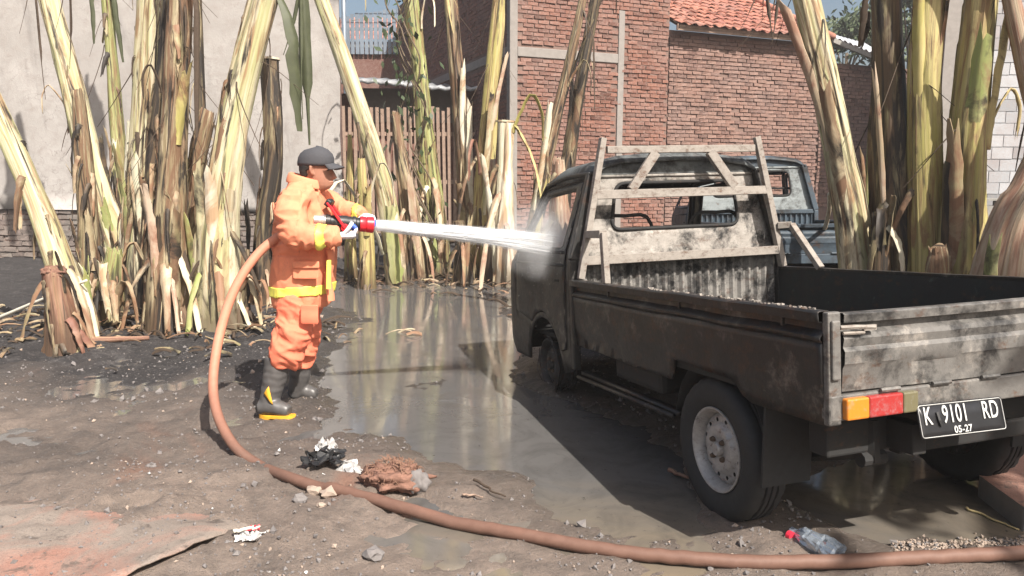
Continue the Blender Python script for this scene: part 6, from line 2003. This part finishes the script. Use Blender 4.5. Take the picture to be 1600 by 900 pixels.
# stones
for k, (u, v, s, mt, lab) in enumerate(((497, 664, .028, 'rock_grey', 'small round grey stone in front of the boots'), (520, 782, .042, 'rock', 'larger tan stone touching the hose'), (495, 778, .036, 'rock', 'pinkish stone left of the larger tan stone by the hose'),
        (585, 882, .032, 'rock_grey', 'dark knobbly clod at the bottom edge of the frame'), (472, 796, .03, 'rock_grey', 'brown mud lump left of the two stones by the hose'), (505, 800, .018, 'rock', 'tiny brown pebble below the two stones by the hose'), (240, 742, .020, 'rock_grey', 'small pebble alone on the grey ash left of the hose'))):
    c = at_z(u, v); o = crumple_lump('stone', M[mt], s, 2, .6, 2.6, (1.15, .9, .75), 20 + k, None, (c.x, c.y, max(tz(c.x, c.y), 0) + s * .45), True); tag(o, lab, 'stone')
# stalks lying about
def stalk(label, a, b, rad, mat, cat='stalk', sag=.0, name='stalk', nn=8):
    a, b = Vector(a), Vector(b)
    a.z += max(tz(a.x, a.y), 0); b.z += max(tz(b.x, b.y), 0)
    r = random.Random(int(abs(a.x * 971 + b.y * 37)))
    off = (a + b) / 2
    pts = [a.lerp(b, t) + Vector((r.gauss(0, .006), r.gauss(0, .006), -sag * sin(pi * t))) - off for t in [i / nn for i in range(nn + 1)]]
    mb = MB(); mb.tube(catmull(pts, 2), [rad * (1 - .45 * i / (2 * nn)) for i in range(2 * nn + 1)], 8); o = mb.build(name, M[mat], None, True, off); tag(o, label, cat); return o
P0 = lambda u, v, z=.02: at_z(u, v) + Vector((0, 0, z))
stalk('pale straight stalk leaning on the fibrous stump at the left', P0(-20, 525), at_y(135, 440, 6.35) - Vector((0, 0, tz(-3.5, 6.35))), .020, 'white_stalk')
stalk('thin yellow straw floating in the puddle behind the truck', P0(1510, 790, .006), P0(1592, 824, .006), .006, 'straw')
stalk('short pale stick lying by the far edge of the puddle', P0(545, 428), P0(572, 430), .03, 'white_stalk')
stalk('split banana stalk end lying among the middle stubs', P0(625, 428, .06), P0(700, 424, .05), .09, 'sheath_dry', 'stalk')
stalk('brown banana log lying behind the spray', P0(668, 405, .1), P0(720, 400, .08), .12, 'stem_brown', 'log', name='banana_log')
stalk('long dark log lying at the water edge under the jet', P0(700, 432, .04), P0(812, 440, .03), .06, 'stem_brown', 'log', name='banana_log')
stalk('thin pale sheath lying behind the firefighter', P0(396, 440, .25), P0(424, 480), .03, 'sheath_pale', 'stalk')
stalk('brown twig lying on wet mud near the root clod', P0(722, 784), P0(758, 790), .006, 'wood', 'twig', name='twig')
stalk('dark twig beside the brown twig near the root clod', P0(742, 770), P0(788, 788), .007, 'leaf_dead', 'twig', name='twig')
stalk('red brown splinter lying in the shadow of the truck', P0(1048, 738), P0(1078, 752), .012, 'fibre', 'twig', name='twig')
stalk('curved brown root strip lying in front of the left clump', P0(105, 555), P0(235, 545), .035, 'fibre', 'root', name='root_strip')
stalk('thin bent stem lying at the foot of the left clump', P0(262, 528, .03), P0(345, 545), .010, 'sheath_dry', 'stalk')
stalk('pale bone-like stick at the edge of the rusty sheet', P0(368, 862, .03), P0(408, 852, .03), .008, 'white_stalk', 'twig', name='twig')
stalk('straight cut stalk leaning against the right clump behind the bed', P0(1270, 470, .2), at_y(1298, 300, 6.4) - Vector((0, 0, tz(2.7, 6.4))), .030, 'sheath_pale')
# wooden crate by the block wall
cb = at_y(1536, 345, 11.5); cb.z = tz(cb.x, cb.y)
cr = empty('wooden_crate', cb, 'grey weathered wooden crate by the pale block wall', 'crate')
for k in range(5):
    mb = MB(); mb.box((0, -.3, .15 + k * .22), (.62, .025, .15), Matrix.Rotation(rnd.uniform(-.03, .03), 3, 'Y'), 0, .006); mb.build('board', M['wood_grey'], cr)
for sx_ in (-.28, .28):
    mb = MB(); mb.box((sx_, -.27, .6), (.06, .04, 1.22)); mb.build('post', M['wood_grey'], cr)
    mb = MB(); mb.box((sx_, .2, .6), (.06, .04, 1.22)); mb.build('post', M['wood_grey'], cr)
mb = MB(); mb.box((0, -.03, 1.2), (.64, .5, .03)); mb.build('lid', M['wood_grey'], cr)
for k in range(4):
    c = at_y(1545, 400 - 12 * k, 10.0); o_ = MB(); o_.box((0, 0, 0), (1.3, .18, .035), Matrix.Rotation(.06 * k, 3, 'Z'), 0, .006)
    o = o_.build('plank', M['wood_grey'], None, False, (c.x, 10.0 + .05 * k, tz(c.x, 10) + .05 + .045 * k)); tag(o, ('lowest', 'second lowest', 'second highest', 'topmost')[k] + ' grey plank in the low stack before the block wall', 'plank', 'stacked grey planks')

# gravel and burnt crumbs over the mud
r = random.Random(31)
gr_ = [MB(), MB(), MB()]
oct_ = [(1, 0, 0), (0, 1, 0), (-1, 0, 0), (0, -1, 0), (0, 0, 1), (0, 0, -1)]
of = [(0, 1, 4), (1, 2, 4), (2, 3, 4), (3, 0, 4), (1, 0, 5), (2, 1, 5), (3, 2, 5), (0, 3, 5)]
N = 15000
gx = np.array([r.uniform(-1, 1) for _ in range(N)]); gy = np.array([2.0 * (8.5 / 2.0) ** r.random() for _ in range(N)]); gx = gx * gy * .78
gz, gw = terrain(gx[None, :], gy[None, :]); gz = gz[0]
cl_n = fbm(gx, gy, 1.2, 3, 77)
for i in range(N):
    if gz[i] < .002 or cl_n[i] < -.12 and r.random() < .75: continue
    s = min(.026, .0025 + .0036 * r.expovariate(1.0)) * (1 if gy[i] < 4.5 else 1.3)
    rot = Matrix.Rotation(r.uniform(0, 6.28), 3, (r.gauss(0, 1), r.gauss(0, 1), 1))
    c = Vector((gx[i], gy[i], gz[i] + s * .3))
    gr_[0 if r.random() < .90 else (1 if r.random() < .9 else 2)].add([c + rot @ Vector((a * s * r.uniform(.6, 1.2), b * s * r.uniform(.6, 1.2), d * s * r.uniform(.5, .9))) for a, b, d in oct_], of)
for i in range(700):
    x, y = r.uniform(-3.0, -1.05), r.uniform(2.1, 3.5)
    if not pip((x, y), sheet): continue
    s = min(.018, .0025 + .0035 * r.expovariate(1.0)); q = sh_fn(x, y)
    rot = Matrix.Rotation(r.uniform(0, 6.28), 3, (r.gauss(0, 1), r.gauss(0, 1), 1))
    gr_[0].add([Vector(q) + Vector((0, 0, s * .2)) + rot @ Vector((a * s, b * s * .8, d * s * .6)) for a, b, d in oct_], of)
# drier gravel strip behind the hose at the right
for i in range(450):
    u = r.uniform(1395, 1640); v = r.gauss(858 if u < 1500 else 850, 7)
    c = at_z(u, v); s = r.uniform(.004, .012)
    rot = Matrix.Rotation(r.uniform(0, 6.28), 3, (r.gauss(0, 1), r.gauss(0, 1), 1))
    c.z = max(tz(c.x, c.y), 0) + s * .4
    gr_[1 if r.random() < .7 else 0].add([c + rot @ Vector((a * s, b * s * .8, d * s * .7)) for a, b, d in oct_], of)
for mb, mt, lab in zip(gr_, ('rock_grey', 'rock', 'foil'), ('dark burnt crumbs scattered over the mud', 'brown gravel scattered over the mud', 'tiny white ash flakes scattered over the mud')):
    o = mb.build('gravel', M[mt]); tag(o, lab, 'gravel', None, 'stuff')
# ------------------------------------------------------------------ thin smoke haze over the yard
hz = MB(); hz.box((-5, 30, 5.2), (130, 90, 12.8))
haze = hz.build('haze', volume_mat('smoke_haze', 0.002, 0.15, (0.95, 0.95, 0.96)))
tag(haze, 'thin smoke haze over the burnt yard', None, None, 'stuff')
